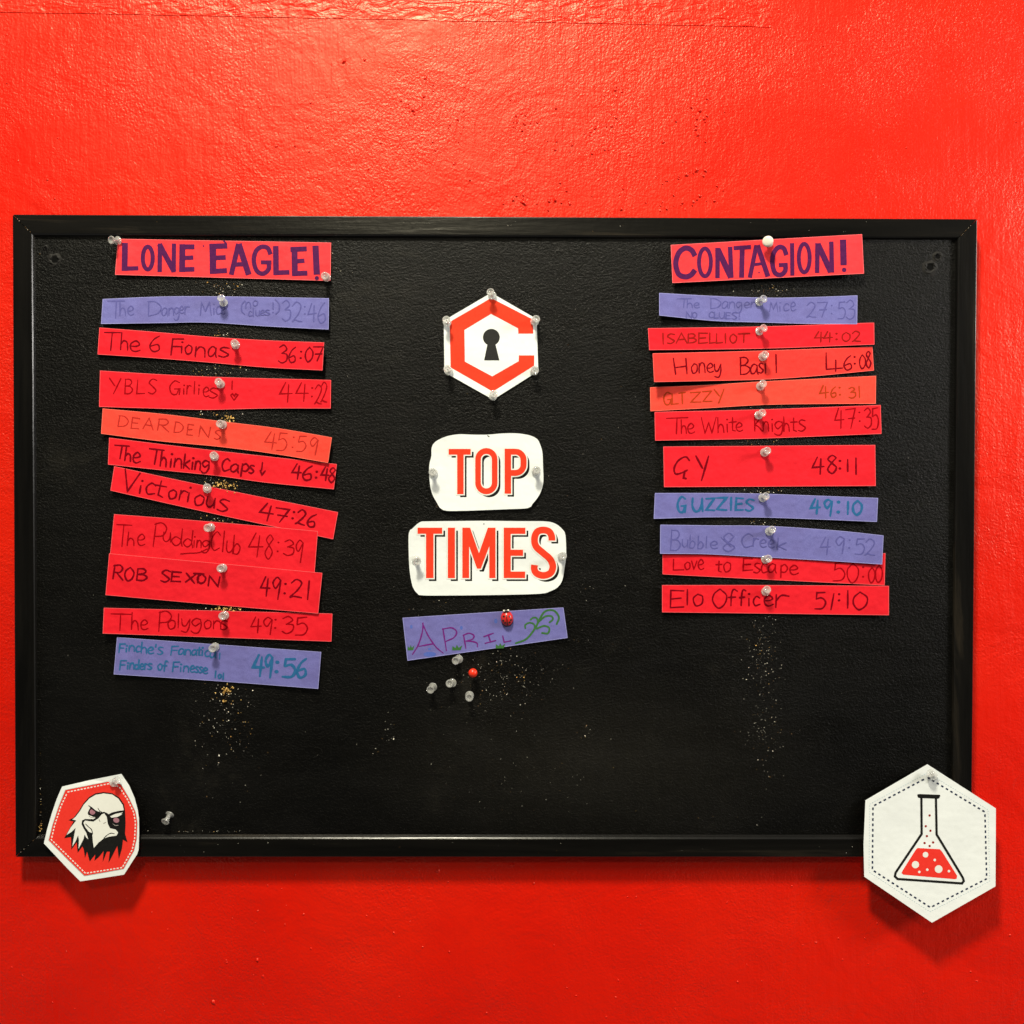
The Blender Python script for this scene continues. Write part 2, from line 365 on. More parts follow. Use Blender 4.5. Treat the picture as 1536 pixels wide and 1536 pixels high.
# ---------------------------------------------------------------- hand lettering: single-stroke letters in a unit box (y down)
GL = {
'A': 'L0,1 .48,0 1,1|L.2,.64 .84,.62', 'B': 'L.08,0 .05,1|C.05,.02 .6,0 .85,.2 .6,.42 .1,.48|C.1,.48 .7,.5 1,.72 .65,.97 .05,1',
'C': 'C1,.16 .6,0 .15,.28 .05,.68 .4,1 1,.86', 'D': 'L.1,0 .06,1|C.0,.03 .55,.05 1,.42 .75,.85 .06,1', 'E': 'L1,.02 .06,0 .02,1 1,.96|L.04,.5 .8,.46',
'F': 'L1,0 .12,.04 .05,1|L.1,.48 .8,.44', 'G': 'C.95,.12 .5,.02 .08,.45 .25,.92 .7,.98 .9,.62|L.5,.6 1,.58 .95,1', 'H': 'L.0,0 .14,1|L.92,0 1,.98|L.08,.58 .95,.5',
'I': 'L.5,0 .5,1', 'K': 'L.12,0 .08,1|L.95,.1 .1,.62|C.1,.62 .5,.7 1,1', 'L': 'L.1,0 .05,.98 1,.94', 'M': 'L.05,1 .16,0 .5,.72 .84,0 1,1', 'N': 'L.05,1 .08,0 .9,1 .98,0',
'O': 'C.5,0 .1,.25 .04,.66 .4,1 .85,.8 .98,.35 .55,0', 'P': 'L.12,0 .05,1|C.02,.06 .6,-.02 1,.2 .75,.5 .1,.58', 'R': 'L.1,0 .04,1|C.02,.05 .6,-.02 .88,.22 .6,.48 .1,.52|L.3,.5 1,1',
'S': 'C.95,.08 .45,0 .08,.24 .5,.5 .9,.75 .5,1 0,.92', 'T': 'L0,.03 1,0|L.5,.02 .46,1', 'U': 'C.05,0 .04,.6 .35,1 .75,.85 .92,.3 .95,0|L.95,0 1,1', 'V': 'L0,0 .42,1 1,.02',
'W': 'L0,0 .22,1 .5,.3 .7,1 1,0', 'X': 'L0,0 1,1|L1,.05 0,.95', 'Y': 'L0,0 .52,.5|L1,0 .42,1', 'Z': 'L.03,.03 .98,0 .02,.97 1,1',
'a': 'C.9,.15 .5,0 .08,.4 .15,.9 .55,.9 .88,.4|L.9,.1 .88,.75 1,1', 'b': 'L.1,0 .08,1|C.08,.72 .5,.45 .95,.65 .7,.98 .08,1', 'c': 'C.95,.15 .5,0 .06,.45 .3,.97 1,.85',
'd': 'C.85,.62 .4,.5 .05,.75 .4,1 .8,.85 .9,.5|L.9,0 .88,.7 1,1', 'e': 'C.05,.52 .6,.5 .92,.28 .55,0 .1,.35 .18,.85 .55,1 1,.86', 'f': 'C.95,.08 .6,-.02 .42,.3 .35,1|L.1,.48 .8,.44',
'g': 'C.9,.08 .45,0 .08,.25 .4,.52 .85,.3|C.9,.05 .95,.55 .7,.95 .3,1 .02,.88', 'h': 'L.1,0 .06,1|C.07,.72 .4,.46 .82,.58 .95,1', 'i': 'L.45,.38 .5,1|L.55,.02 .57,.06',
'k': 'L.1,0 .08,1|L.9,.4 .12,.7 1,1', 'l': 'L.5,0 .45,1', 'n': 'L.08,.05 .06,1|C.08,.5 .4,.04 .85,.2 .95,1', 'o': 'C.5,.02 .06,.4 .3,.98 .85,.8 .9,.2 .45,.02',
'p': 'L.12,0 .08,1|C.1,.12 .6,-.05 .98,.25 .6,.55 .12,.52', 'r': 'L.12,.02 .1,1|C.1,.5 .45,.06 1,.1', 's': 'C.92,.08 .4,.02 .12,.26 .5,.48 .92,.72 .5,1 0,.92',
't': 'L.5,0 .45,.92 .85,1|L0,.34 1,.3', 'u': 'C.05,0 .06,.7 .4,1 .85,.7 .92,.02|L.92,.02 1,1', 'v': 'L0,0 .45,1 1,0', 'y': 'C.05,0 .15,.45 .5,.5 .85,.1|C.95,0 .9,.55 .6,.98 .05,.92',
'z': 'L.03,.03 .98,0 .02,.97 1,1',
'0': 'C.5,0 .08,.3 .06,.72 .42,1 .88,.75 .95,.3 .5,0', '1': 'L.5,0 .5,1', '/': 'L1,0 0,1', '2': 'C.05,.2 .45,-.02 .9,.18 .6,.6 .03,1|C.03,1 .3,.92 .6,.96 1,.98',
'3': 'C.05,.1 .55,-.03 .92,.2 .35,.45|C.35,.45 .98,.5 .95,.85 .45,1.02 .0,.9', '4': 'L.45,0 .0,.6 1,.56|L.72,.1 .66,1', '5': 'L.92,0 .2,.04 .14,.42|C.14,.42 .65,.32 1,.6 .72,.95 .02,1',
'6': 'C.85,0 .35,.25 .04,.68 .35,1 .88,.86 .75,.55 .1,.68', '7': 'L0,.06 1,0 .45,1|L.22,.52 .92,.48', '8': 'C.9,.12 .5,-.02 .1,.2 .5,.45 .92,.72 .5,1.02 .05,.78 .4,.45 .9,.12', '9': 'C.95,.12 .45,-.02 .05,.25 .4,.5 .92,.12|L.95,.1 .78,1',
':': 'L.5,.05 .52,.08|L.48,.92 .5,.95', '!': 'L.5,0 .45,.66|L.42,.97 .46,1', "'": 'L.6,0 .4,1', ',': 'L.6,0 .4,1', '(': 'C1,0 .1,.3 .1,.75 .9,1', ')': 'C0,0 .9,.3 .9,.75 .1,1',
'~': 'L.0,.2 .5,.95 1,.15 .72,0 .5,.3 .25,0 0,.2',                      # small heart
'^': 'L0,1 1,0', '&': 'C.9,.15 .55,-.02 .2,.2 .55,.5 1,.75 .55,1.02 .2,.8 .6,.45 .9,.15|L0,.25 .75,.72', '+': 'L.03,0 .0,.85 1,.8|L.6,.4 .58,1',
'q': 'C1,.15 .75,0 .3,.15 .03,.5 .12,.75 .5,.72 .85,.6|L.72,.62 .62,.95 .8,1',      # G written like an a with a tail
}
def glyph(art, ch, box, w, rot=0.0, jit=0.018, z=0.0):
    x0, x1, y0, y1 = box
    cx, cy = (x0 + x1) / 2, (y0 + y1) / 2; c, s = math.cos(rot), math.sin(rot)
    for part in GL[ch].split('|'):
        pts = []
        for tok in part[1:].split():
            a, b = (float(t) for t in tok.split(','))
            x = x0 + (x1 - x0) * (a + rng.uniform(-jit, jit)); y = y0 + (y1 - y0) * (b + rng.uniform(-jit, jit))
            dx, dy = x - cx, y - cy
            pts.append((cx + dx * c - dy * s, cy + dx * s + dy * c))
        if part[0] == 'L' and part.count(',') == 2 and abs(float(part[1:].split()[0].split(',')[1]) - float(part.split()[1].split(',')[1])) < 0.06 and ch in ':i!':
            art.poly(circle(*pts[0], w * 0.78, w * 0.66, 10), z); continue
        pts = catmull(pts) if part[0] == 'C' else dense(pts)
        art.stroke(pts, w * rng.uniform(0.92, 1.08), z, taper=True)

def write(items, org, k, w, rot):     # items: (char, x0, x1, top, bottom) in a zoomed view with its origin and scale
    a = Art(); w = w * 1.18
    for ch, x0, x1, y0, y1 in items:
        glyph(a, ch, (org[0] + x0 / k, org[0] + x1 / k, org[1] + y0 / k, org[1] + y1 / k), w, rot)
    return a

def T(text):                          # 'T 88-190,445-555; ...' -> items
    out = []
    for it in text.split(';'):
        it = it.strip()
        if not it: continue
        ch, r = it.split(' ', 1); xs, ys = r.split(',')
        out.append((ch, *map(float, xs.split('-')), *map(float, ys.split('-'))))
    return out

# ---------------------------------------------------------------- the setting: wall
def quad_box(bm, pts, y0, y1):        # polygon (x,z) extruded from y0 to y1
    a = [bm.verts.new((x, y0, z)) for x, z in pts]; b = [bm.verts.new((x, y1, z)) for x, z in pts]
    bm.faces.new(a); bm.faces.new(list(reversed(b)))
    n = len(pts)
    for i in range(n): bm.faces.new((a[i], b[i], b[(i + 1) % n], a[(i + 1) % n]))
    bmesh.ops.recalc_face_normals(bm, faces=bm.faces[:])

WY = -WALL
bm = bmesh.new()
quad_box(bm, [(-1.6, -1.5), (1.6, -1.5), (1.6, 1.5), (-1.6, 1.5)], WY, WY + 0.1)
def dome(bm, c, r, h, n=9, squash=1.0, rot=0.0):       # a low lump of paint standing on a surface that faces -Y
    cr, sr = math.cos(rot), math.sin(rot); rings = []
    for t in (1.0, 0.75, 0.4):
        ring = []
        for i in range(n):
            a = 2 * math.pi * i / n; q = r * t * (1 + 0.18 * math.sin(3 * a + rot * 5))
            x, z = q * math.cos(a), q * squash * math.sin(a)
            ring.append(bm.verts.new((c.x + x * cr - z * sr, c.y - h * (1 - t * t), c.z + x * sr + z * cr)))
        rings.append(ring)
    top = bm.verts.new((c.x, c.y - h, c.z))
    for a, b in zip(rings, rings[1:]):
        for i in range(n): bm.faces.new((a[i], a[(i + 1) % n], b[(i + 1) % n], b[i]))
    for i in range(n): bm.faces.new((rings[-1][i], rings[-1][(i + 1) % n], top))
lumps = [(516, 92, 3.2, 1.6), (547, 90, 1.8, 1), (834, 162, 2.2, 1.2), (1037, 161, 2.4, 1.2), (1050, 166, 2.6, 1.3), (1056, 178, 2.6, 1.2), (1047, 202, 2.4, 1.2),
         (1014, 181, 2.6, 1.1), (995, 213, 2.4, 1.1), (786, 304, 3.4, 1.7), (833, 300, 3, 1.4), (770, 300, 2, 1), (888, 230, 2, 1), (806, 184, 2.2, 1), (620, 165, 3, 1.3),
         (768, 1298, 3.2, 1.6), (657, 1306, 2.6, 1.2), (386, 1440, 2.2, 1.2), (320, 1503, 3, 1.2), (1045, 255, 3, 1.4), (1058, 256, 2.4, 1.2), (1030, 262, 2.6, 1.2)]
for cx, cy, sx, sy, n in ((617, 163, 9, 7, 10), (783, 180, 9, 12, 12), (905, 185, 14, 8, 12), (1048, 180, 12, 22, 14), (1040, 285, 25, 22, 26), (960, 300, 30, 20, 14), (785, 290, 12, 16, 8),
                          (835, 290, 12, 16, 10), (890, 225, 30, 12, 10), (660, 235, 30, 30, 12), (680, 190, 14, 10, 8), (430, 205, 22, 20, 6), (650, 130, 8, 8, 4), (930, 135, 10, 6, 6)):
    lumps += [(rng.gauss(cx, sx), rng.gauss(cy, sy), rng.uniform(0.9, 2.4), rng.uniform(0.4, 1.1)) for _ in range(n)]
for _ in range(170):
    lumps.append((rng.uniform(0, 1536), rng.choice([rng.uniform(45, 318), rng.uniform(1300, 1530)]), rng.uniform(0.8, 1.7), rng.uniform(0.25, 0.7)))
for x, y, r, h in lumps:
    if y > 316 and y < 1292: continue
    c = P(x, y, WALL); c.y = WY + 0.0001
    dome(bm, c, r * 1.45 * PX, h * 2.0 * PX, squash=rng.uniform(0.5, 1), rot=rng.uniform(0, 6))
wall = bm_obj('wall', bm, M_WALL); wall['kind'] = 'structure'
for p in wall.data.polygons: p.use_smooth = len(p.vertices) < 4 or p.index > 6
# a painted-over lining strip along the top of the view, its torn lower edge standing a little proud
bm = bmesh.new()
edge = []
for i in range(0, 61):
    px = -900 + (1156 + 900) * i / 60
    edge.append((px, 18 + 0.0195 * max(px, -200) + rng.uniform(-0.5, 0.5)))
pts = [P(x, y, WALL) for x, y in edge]
poly = [(p.x, p.z) for p in pts] + [(pts[-1].x + 0.001, 1.4), (pts[0].x, 1.4)]
quad_box(bm, poly, WY - 0.0005, WY + 0.002)
strip = bm_obj('wall_lining', bm, M_LINING); strip['kind'] = 'structure'

# ---------------------------------------------------------------- the pinboard
board = thing('pinboard', P(745, 803, WALL), 'large black painted pinboard with a mitred wooden frame on the red wall', 'pinboard')
OUT = [(18.2, 321.2), (1466.5, 328.2), (1457.5, 1286), (22.6, 1286)]       # frame, outer edge, on its front
INN = [(47.5, 350.5), (1438, 356), (1430.5, 1258), (53, 1257.5)]         # frame, inner edge, on its front
PAN = [(53.5, 356), (1433, 360), (1426, 1251.5), (58, 1251)]             # foot of the inner bevel, on the panel
o3 = [P(*p, FRONT) for p in OUT]; i3 = [P(*p, FRONT) for p in INN]; p3 = [P(*p, 0) for p in PAN]
def prof(i):                          # section through corner i: list of points from the wall round to the panel
    o, n, q = o3[i], i3[i], p3[i]; v = n - o
    def at(t, y): return Vector((o.x + v.x * t, -y, o.z + v.z * t))
    return [at(0, WALL + 0.0002), at(0, FRONT - 0.0012), at(0.012, FRONT - 0.0006), at(0.035, FRONT - 0.0001), at(0.06, FRONT), at(0.955, FRONT - 0.00005), at(0.985, FRONT - 0.0003),
            Vector((n.x + (q.x - n.x) * 0.25, -(FRONT - 0.0012), n.z + (q.z - n.z) * 0.25)), Vector((q.x, 0.0005, q.z)), Vector((q.x, WY - 0.001, q.z))]
for i in range(4):
    j = (i + 1) % 4
    a, b = prof(i), prof(j)
    d = (o3[j] - o3[i]).normalized() * 0.00035          # hairline at the mitre
    bm = bmesh.new(); N = 24; rows = []
    for k in range(N + 1):
        t = k / N
        rows.append([bm.verts.new((u + d).lerp(w - d, t)) for u, w in zip(a, b)])
    for r0, r1 in zip(rows, rows[1:]):
        for k in range(len(a)):
            kk = (k + 1) % len(a)
            bm.faces.new((r0[k], r0[kk], r1[kk], r1[k]))
    bm.faces.new(rows[0]); bm.faces.new(list(reversed(rows[-1])))
    bmesh.ops.recalc_face_normals(bm, faces=bm.faces[:])
    bm_obj('frame_rail', bm, M_FRAME_H if i % 2 == 0 else M_FRAME_V, board, origin=board.location)
bm = bmesh.new()
inset = [P(PAN[i][0] + (-2 if i in (0, 3) else 2), PAN[i][1] + (-2 if i < 2 else 2), 0) for i in range(4)]
quad_box(bm, [(p.x, p.z) for p in inset], 0.0, WY - 0.002)
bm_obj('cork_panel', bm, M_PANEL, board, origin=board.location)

M_RIM, _, _b = new_mat('torn_black_paint', (0.010, 0.009, 0.008), 0.65, 0.25)
def screw_hole(px, py, r):            # a pit with torn black paint standing up round it
    bm = bmesh.new(); c = P(px, py, 0); n = 14
    rings = []
    for t, h in ((1.7, -0.00002), (1.25, 0.0005), (1.0, 0.0010), (0.75, 0.0003), (0.6, 0.00012)):
        ring = []
        for i in range(n):
            a = 2 * math.pi * i / n; q = r * PX * t * rng.uniform(0.85, 1.18)
            ring.append(bm.verts.new((c.x + q * math.cos(a), -h * (rng.uniform(0.3, 1.7) if h > 0.0002 else 1), c.z + q * math.sin(a))))
        rings.append(ring)
    for a, b in zip(rings, rings[1:]):
        for i in range(n): bm.faces.new((a[i], a[(i + 1) % n], b[(i + 1) % n], b[i]))
    f = bm.faces.new(rings[-1]); f.material_index = 1
    for fc in bm.faces:
        if all(v in rings[-1] or v in rings[-2] for v in fc.verts): fc.material_index = 1
    bmesh.ops.recalc_face_normals(bm, faces=bm.faces[:]); face_out(bm)
    bm_obj('screw_hole', bm, [M_RIM, M_HOLE], board, origin=board.location)
for h in ((82, 390, 6.5), (68.5, 372, 2.6), (1395, 401, 7), (1406.5, 385, 5)): screw_hole(*h)

# old pin holes in the cork, far too many to count
bm = bmesh.new()
def pit(x, y, r):
    c = P(x, y, 0.00012); n = 7
    f = bm.faces.new([bm.verts.new((c.x + r * PX * rng.uniform(0.7, 1.2) * math.cos(2 * math.pi * i / n), c.y, c.z + r * PX * rng.uniform(0.7, 1.2) * math.sin(2 * math.pi * i / n))) for i in range(n)])
    f.material_index = 1
    o = [bm.verts.new((c.x + 1.7 * r * PX * math.cos(2 * math.pi * i / n), c.y + 0.00013, c.z + 1.7 * r * PX * math.sin(2 * math.pi * i / n))) for i in range(n)]
    m = [bm.verts.new((c.x + 1.2 * r * PX * math.cos(2 * math.pi * i / n), c.y - 0.0002 * rng.uniform(0.3, 1.6), c.z + 1.2 * r * PX * math.sin(2 * math.pi * i / n))) for i in range(n)]
    for i in range(n): bm.faces.new((o[i], o[(i + 1) % n], m[(i + 1) % n], m[i]))
for cx, cy, sx, sy, n in ((335, 1060, 26, 40, 30), (1148, 1010, 18, 60, 40), (760, 1010, 40, 26, 34), (740, 620, 60, 14, 14), (740, 900, 60, 20, 12), (740, 760, 400, 280, 90)):
    for _ in range(n):
        x, y = rng.gauss(cx, sx), rng.gauss(cy, sy)
        if 64 < x < 1420 and 366 < y < 1246: pit(x, y, rng.uniform(0.6, 1.1))
face_out(bm)
o = bm_obj('pin_holes', bm, [M_RIM, M_HOLE], board, origin=board.location); o['kind'] = 'stuff'

# cork crumbs and dust: nobody could count them
def chip(bm, c, r, mi, flat=0.6):
    vs = []
    for _ in range(5):
        v = Vector((rng.gauss(0, 1), rng.gauss(0, 1) * flat, rng.gauss(0, 1))).normalized() * r * rng.uniform(0.5, 1.2)
        vs.append(bm.verts.new((c.x + v.x, c.y + min(v.y, 0.0001), c.z + v.z)))
    for a, b, d in ((0, 1, 2), (0, 2, 3), (0, 3, 4), (0, 4, 1), (1, 2, 4), (2, 3, 4)):
        f = bm.faces.new((vs[a], vs[b], vs[d])); f.material_index = mi
bm = bmesh.new()
def scatter(cx, cy, sx, sy, n, r0=0.45, r1=1.15, gold=0.10):
    for _ in range(n):
        x, y = rng.gauss(cx, sx), rng.gauss(cy, sy)
        if not (60 < x < 1424 and 362 < y < 1248): continue
        r = rng.uniform(r0, r1) * (1.0 if rng.random() < 0.90 else 1.7)
        u = rng.random()
        chip(bm, P(x, y, 0.0002), r * PX, 1 if u < gold else (2 if u < gold + 0.2 else 0))
scatter(338, 1075, 20, 36, 90, gold=0.12); scatter(345, 1110, 30, 36, 40, gold=0.12); scatter(338, 1042, 12, 10, 30, gold=0.35)
scatter(1148, 965, 12, 32, 90, 0.35, 0.85); scatter(1146, 1040, 13, 50, 120, 0.35, 0.85); scatter(1150, 1110, 22, 26, 60, 0.35, 0.8)
scatter(765, 1010, 34, 22, 130, 0.35, 0.9, 0.1); scatter(740, 1040, 50, 28, 60, 0.3, 0.7); scatter(782, 1014, 3, 4, 9, 0.6, 1.3, 0.5); scatter(583, 1098, 9, 10, 12, 0.4, 1.1); scatter(562, 1130, 5, 4, 4, 0.5, 1.1)
scatter(880, 1100, 7, 8, 9, 0.4, 1.1); scatter(760, 1140, 60, 30, 24, 0.3, 0.8); scatter(830, 1180, 60, 30, 26, 0.3, 0.7); scatter(880, 900, 30, 40, 26, 0.3, 0.8); scatter(665, 905, 40, 12, 14, 0.3, 0.8)
for y in (429, 437, 500, 553, 560, 620, 662, 722, 780, 908, 916): scatter(332, y, 18, 4, 20, gold=0.35)
for y in (433, 436, 605, 663, 735, 738, 785): scatter(1150, y, 18, 3.5, 18, gold=0.3)
scatter(740, 800, 380, 260, 150, 0.25, 0.6); scatter(740, 600, 330, 150, 60, 0.25, 0.55); scatter(58, 420, 1.2, 40, 30, 0.4, 0.8, 0.3); scatter(500, 395, 20, 22, 20, 0.3, 0.7); scatter(300, 1248, 60, 1, 40, 0.3, 0.7, 0.05)
scatter(700, 1250.5, 300, 0.6, 90, 0.3, 0.7, 0.03); scatter(1000, 1250.5, 250, 0.6, 50, 0.3, 0.8, 0.03); scatter(1110, 1230, 40, 8, 8, 0.4, 0.9)
scatter(400, 1251, 40, 0.5, 60, 0.35, 0.8, 0.02)
scatter(61, 1243, 1.6, 4, 16, 0.7, 1.6, 0.8); scatter(60, 1200, 0.8, 30, 18, 0.4, 0.8, 0.5)
for (x0, y0), (x1, y1), n in (((22, 324), (47, 350), 16), ((1463, 331), (1440, 355), 12), ((26, 1283), (52, 1259), 8)):   # chipped paint along the mitres
    for _ in range(n):
        t = rng.random(); chip(bm, P(x0 + (x1 - x0) * t, y0 + (y1 - y0) * t, FRONT), rng.uniform(0.35, 0.8) * PX, rng.choice([0, 2, 2]), 0.4)
for _ in range(60):
    chip(bm, P(rng.uniform(60, 1420), rng.choice([rng.uniform(326, 348), rng.uniform(1262, 1282)]), FRONT), rng.uniform(0.25, 0.65) * PX, rng.choice([0, 2]), 0.4)
bmesh.ops.recalc_face_normals(bm, faces=bm.faces[:])
crumbs = bm_obj('cork_crumbs', bm, [M_CREAM, M_GOLD, M_BROWNC]); crumbs['kind'] = 'stuff'
crumbs['label'] = 'pale cork crumbs and dust scattered over the black panel'

def torn_cork(px, py, w, h, n, label):
    bm = bmesh.new(); c0 = P(px, py, 0.0004)
    for _ in range(n):
        c = P(px + rng.gauss(0, w * 0.42), py + rng.gauss(0, h * 0.42), rng.uniform(0.0002, 0.0014))
        chip(bm, c, rng.uniform(1.2, 2.9) * PX, 0, 0.8)
    bmesh.ops.recalc_face_normals(bm, faces=bm.faces[:])
    o = bm_obj('torn_cork', bm, M_GOLD, origin=c0); o.location = c0
    tag(o, label, 'cork flake', 'torn flakes of golden cork beside the pins')
torn_cork(342, 628, 11, 9, 26, 'golden torn cork above the pin of the coral 45:59 strip')
torn_cork(339, 728, 22, 8, 40, 'wide golden torn cork right of the pin of the 47:26 strip')
torn_cork(338, 913, 28, 4.5, 40, 'golden torn cork between the 49:21 and 49:35 strips')
torn_cork(341, 1036, 9, 8, 24, 'golden torn cork clump just below the 49:56 strip')
torn_cork(338, 1051, 5, 4, 8, 'tiny cork flake below the larger clump under the 49:56 strip')

# ---------------------------------------------------------------- paper strips
K4 = 1536 / 380
def zpx(org, pts, k=K4): return [(org[0] + x / k, org[1] + y / k) for x, y in pts]
def strip_lift(pin, x0, x1, base, aL, aR, vcurl=0.0, slope=0.0, py0=0.0):
    def f(px, py):
        u = (pin - px) / (pin - x0) if px < pin else (px - pin) / (x1 - pin)
        u = max(0.0, min(1.1, u))
        a = aL if px < pin else aR
        yc = py0 + slope * (px - pin)
        return 0.001 * (base + a * u ** 1.8 + vcurl * ((py - yc) / 25.0) * u + 0.12 * math.sin(px * 0.045 + py * 0.02) * u)
    return f
def ring(top, right_bottom):          # outline: top edge left to right, bottom edge right to left; curved edges smoothed
    return catmull(top, 12) + catmull(right_bottom, 12) if len(top) > 2 or len(right_bottom) > 2 else list(top) + list(right_bottom)
STRIPS = {}
EDGE = {M_RED.name: ink('cut_red_edge_highlight', (0.90, 0.10, 0.11)), M_PINK.name: ink('cut_salmon_edge_highlight', (0.92, 0.14, 0.15)), M_CORAL.name: ink('cut_coral_edge_highlight', (0.95, 0.16, 0.11)),
        M_CORALRED.name: ink('cut_coral_red_edge_highlight', (0.95, 0.13, 0.11)), M_PURPLE.name: ink('cut_lilac_edge_highlight', (0.30, 0.30, 0.62))}  # pale cut fibre, with the light its burr catches put into the colour
def paper_strip(key, org, top, bottom, mat, pinx, base, aL, aR, label, group='handwritten team time strips', vcurl=0.3, k=K4):
    t = zpx(org, top, k); b = zpx(org, bottom, k)
    outline = ring(t, b)
    slope = (t[-1][1] - t[0][1]) / (t[-1][0] - t[0][0])
    cy = (t[0][1] + b[-1][1]) / 2 + slope * (pinx - t[0][0])
    lift = strip_lift(pinx, t[0][0], t[-1][0], base + 0.4, aL * 1.25, aR * 1.25, vcurl, slope, cy)
    sh = Sheet(outline, lift, label, 'paper strip', mat, 'paper_strip', group, (pinx, cy))
    sh.rot = math.atan(slope)
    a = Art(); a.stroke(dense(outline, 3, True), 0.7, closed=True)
    sh.draw('cut_edge_highlight', a, EDGE[mat.name], 0.03)  # thin painted highlight along the cut paper edge
    STRIPS[key] = sh
    return sh
def text(sh, org, name_txt, time_txt, mat, w, w2=None, mat2=None, extra=None, k=K4):
    a = write(T(name_txt), org, k, w, sh.rot)
    if extra: extra(a)
    sh.draw('team_name', a, mat)
    if time_txt: sh.draw('finish_time', write(T(time_txt), org, k, w2 or w, sh.rot), mat2 or mat)

def heading(sh, org, strokes, dots, k=K4):
    a = Art()
    for s in strokes:
        kind, w, pts = s[0], s[1], zpx(org, s[2], k)
        if kind == 'C': pts = catmull(pts, 1.5)
        if kind == 'O':
            (cx, cy), (rx, ry) = pts[0], (s[2][1][0] / k, s[2][1][1] / k)
            a.stroke(circle(cx, cy, rx, ry, 36), w / k, closed=True)
        else:
            a.stroke(dense(pts) if kind == 'L' else pts, w / k, cap=False)
    for x, y, r in dots:
        (cx, cy), = zpx(org, [(x, y)], k); a.poly(circle(cx, cy, r / k, n=12), 0.01)
    sh.draw('lettering', a, I_VIOLET)

O1, O2, O3, O4 = (140, 340), (140, 550), (140, 750), (140, 880)
s = paper_strip('L0', O1, [(150, 75), (1440, 98)], [(1437, 327), (133, 290)], M_PINK, 330, 1.0, 0.8, 0.8, 'red paper heading strip with LONE EAGLE! in thick violet capitals', 'heading strips in violet capitals', 0.4)
heading(s, O1, [('L', 36, [(192, 98), (189, 268)]), ('L', 26, [(172, 255), (273, 252)]), ('O', 25, [(330, 190), (30, 69)]),
  ('L', 27, [(404, 102), (402, 275)]), ('L', 32, [(400, 106), (490, 272)]), ('L', 26, [(489, 102), (487, 276)]),
  ('L', 36, [(540, 106), (538, 275)]), ('L', 30, [(522, 122), (613, 122)]), ('L', 26, [(540, 190), (606, 187)]), ('L', 28, [(522, 260), (613, 258)]),
  ('L', 40, [(724, 103), (726, 286)]), ('L', 32, [(703, 120), (812, 116)]), ('L', 28, [(725, 190), (803, 186)]), ('L', 30, [(706, 272), (810, 266)]),
  ('L', 30, [(880, 104), (836, 291)]), ('L', 36, [(882, 104), (942, 291)]), ('L', 26, [(850, 230), (930, 226)]),
  ('C', 27, [(1074, 168), (1058, 130), (1020, 122), (985, 150), (973, 208), (992, 268), (1030, 284), (1062, 258), (1064, 214)]), ('L', 24, [(1016, 216), (1080, 216)]),
  ('L', 34, [(1106, 117), (1108, 292)]), ('L', 28, [(1092, 280), (1189, 276)]),
  ('L', 36, [(1219, 122), (1222, 299)]), ('L', 30, [(1195, 138), (1294, 134)]), ('L', 26, [(1215, 210), (1280, 206)]), ('L', 30, [(1205, 284), (1298, 281)]),
  ('L', 38, [(1347, 115), (1355, 290)]), ('L', 10, [(790, 84), (804, 100)])], [(1355, 312, 13), (668, 117, 5)])

s = paper_strip('L1', O1, [(58, 440), (420, 425), (780, 424), (1427, 435)], [(1425, 622), (1050, 603), (690, 580), (400, 583), (48, 588)], M_PURPLE, 335, 0.8, 2.6, 3.0, 'lilac paper strip with faint grey writing ending in the time 32:46')
text(s, O1, 'T 88-190,450-555; h 158-198,455-540; e 206-246,482-536; D 330-412,452-540; a 414-450,492-540; n 456-488,492-536; g 488-522,490-566; e 522-548,482-526; r 552-582,482-530; M 645-715,456-536; i 726-736,470-532; c 744-776,482-530; e 776-800,480-530; ( 898-920,450-532; n 922-955,456-494; o 966-998,446-480; c 940-962,512-543; l 966-974,494-545; u 984-1010,508-540; e 1012-1040,506-536; s 1042-1070,504-536; ! 1084-1096,458-522; ) 1104-1128,440-530',
     '3 1145-1195,450-570; 2 1205-1265,460-575; : 1275-1290,482-532; 4 1302-1352,465-575; 6 1360-1412,460-585', I_GREYBLUE, 1.5, 1.6)

s = paper_strip('L2', O1, [(38, 613), (380, 640), (700, 668), (1050, 690), (1398, 703)], [(1388, 870), (1040, 852), (700, 822), (360, 795), (27, 773)], M_RED, 353, 0.8, 1.6, 5.5, 'red paper strip with dark red writing and the time 36:07')
text(s, O1, 'T 62-162,640-750; h 165-214,642-746; e 220-285,692-756; 6 340-408,662-756; F 470-545,678-782; i 528-545,700-766; o 555-600,716-772; n 616-682,726-790; a 694-748,726-790; s 760-826,730-790',
     '3 1125-1175,720-825; 6 1185-1230,730-825; : 1250-1268,755-800; 0 1285-1332,730-820; 7 1332-1392,725-815', I_MAROON, 2.0, 2.0)

s = paper_strip('L3', O2, [(42, 25), (380, 46), (760, 64), (1440, 82)], [(1438, 252), (1050, 252), (680, 260), (360, 252), (36, 242)], M_RED, 330, 0.7, 1.6, 1.8, 'red paper strip with a small heart after the name and the time 44:22')
text(s, O2, 'Y 95-165,70-165; B 190-238,76-165; L 262-312,80-165; S 335-385,75-165; G 458-525,85-168; i 542-556,112-166; r 565-592,112-166; l 606-620,90-166; i 634-646,112-166; e 664-702,122-182; s 702-756,128-190; I 836-846,85-138; ~ 832-876,164-206',
     '4 1130-1205,95-215; 4 1228-1302,95-208; : 1316-1336,125-185; 2 1342-1386,112-225; 2 1380-1418,95-215', I_DKRED, 1.7, 1.8)

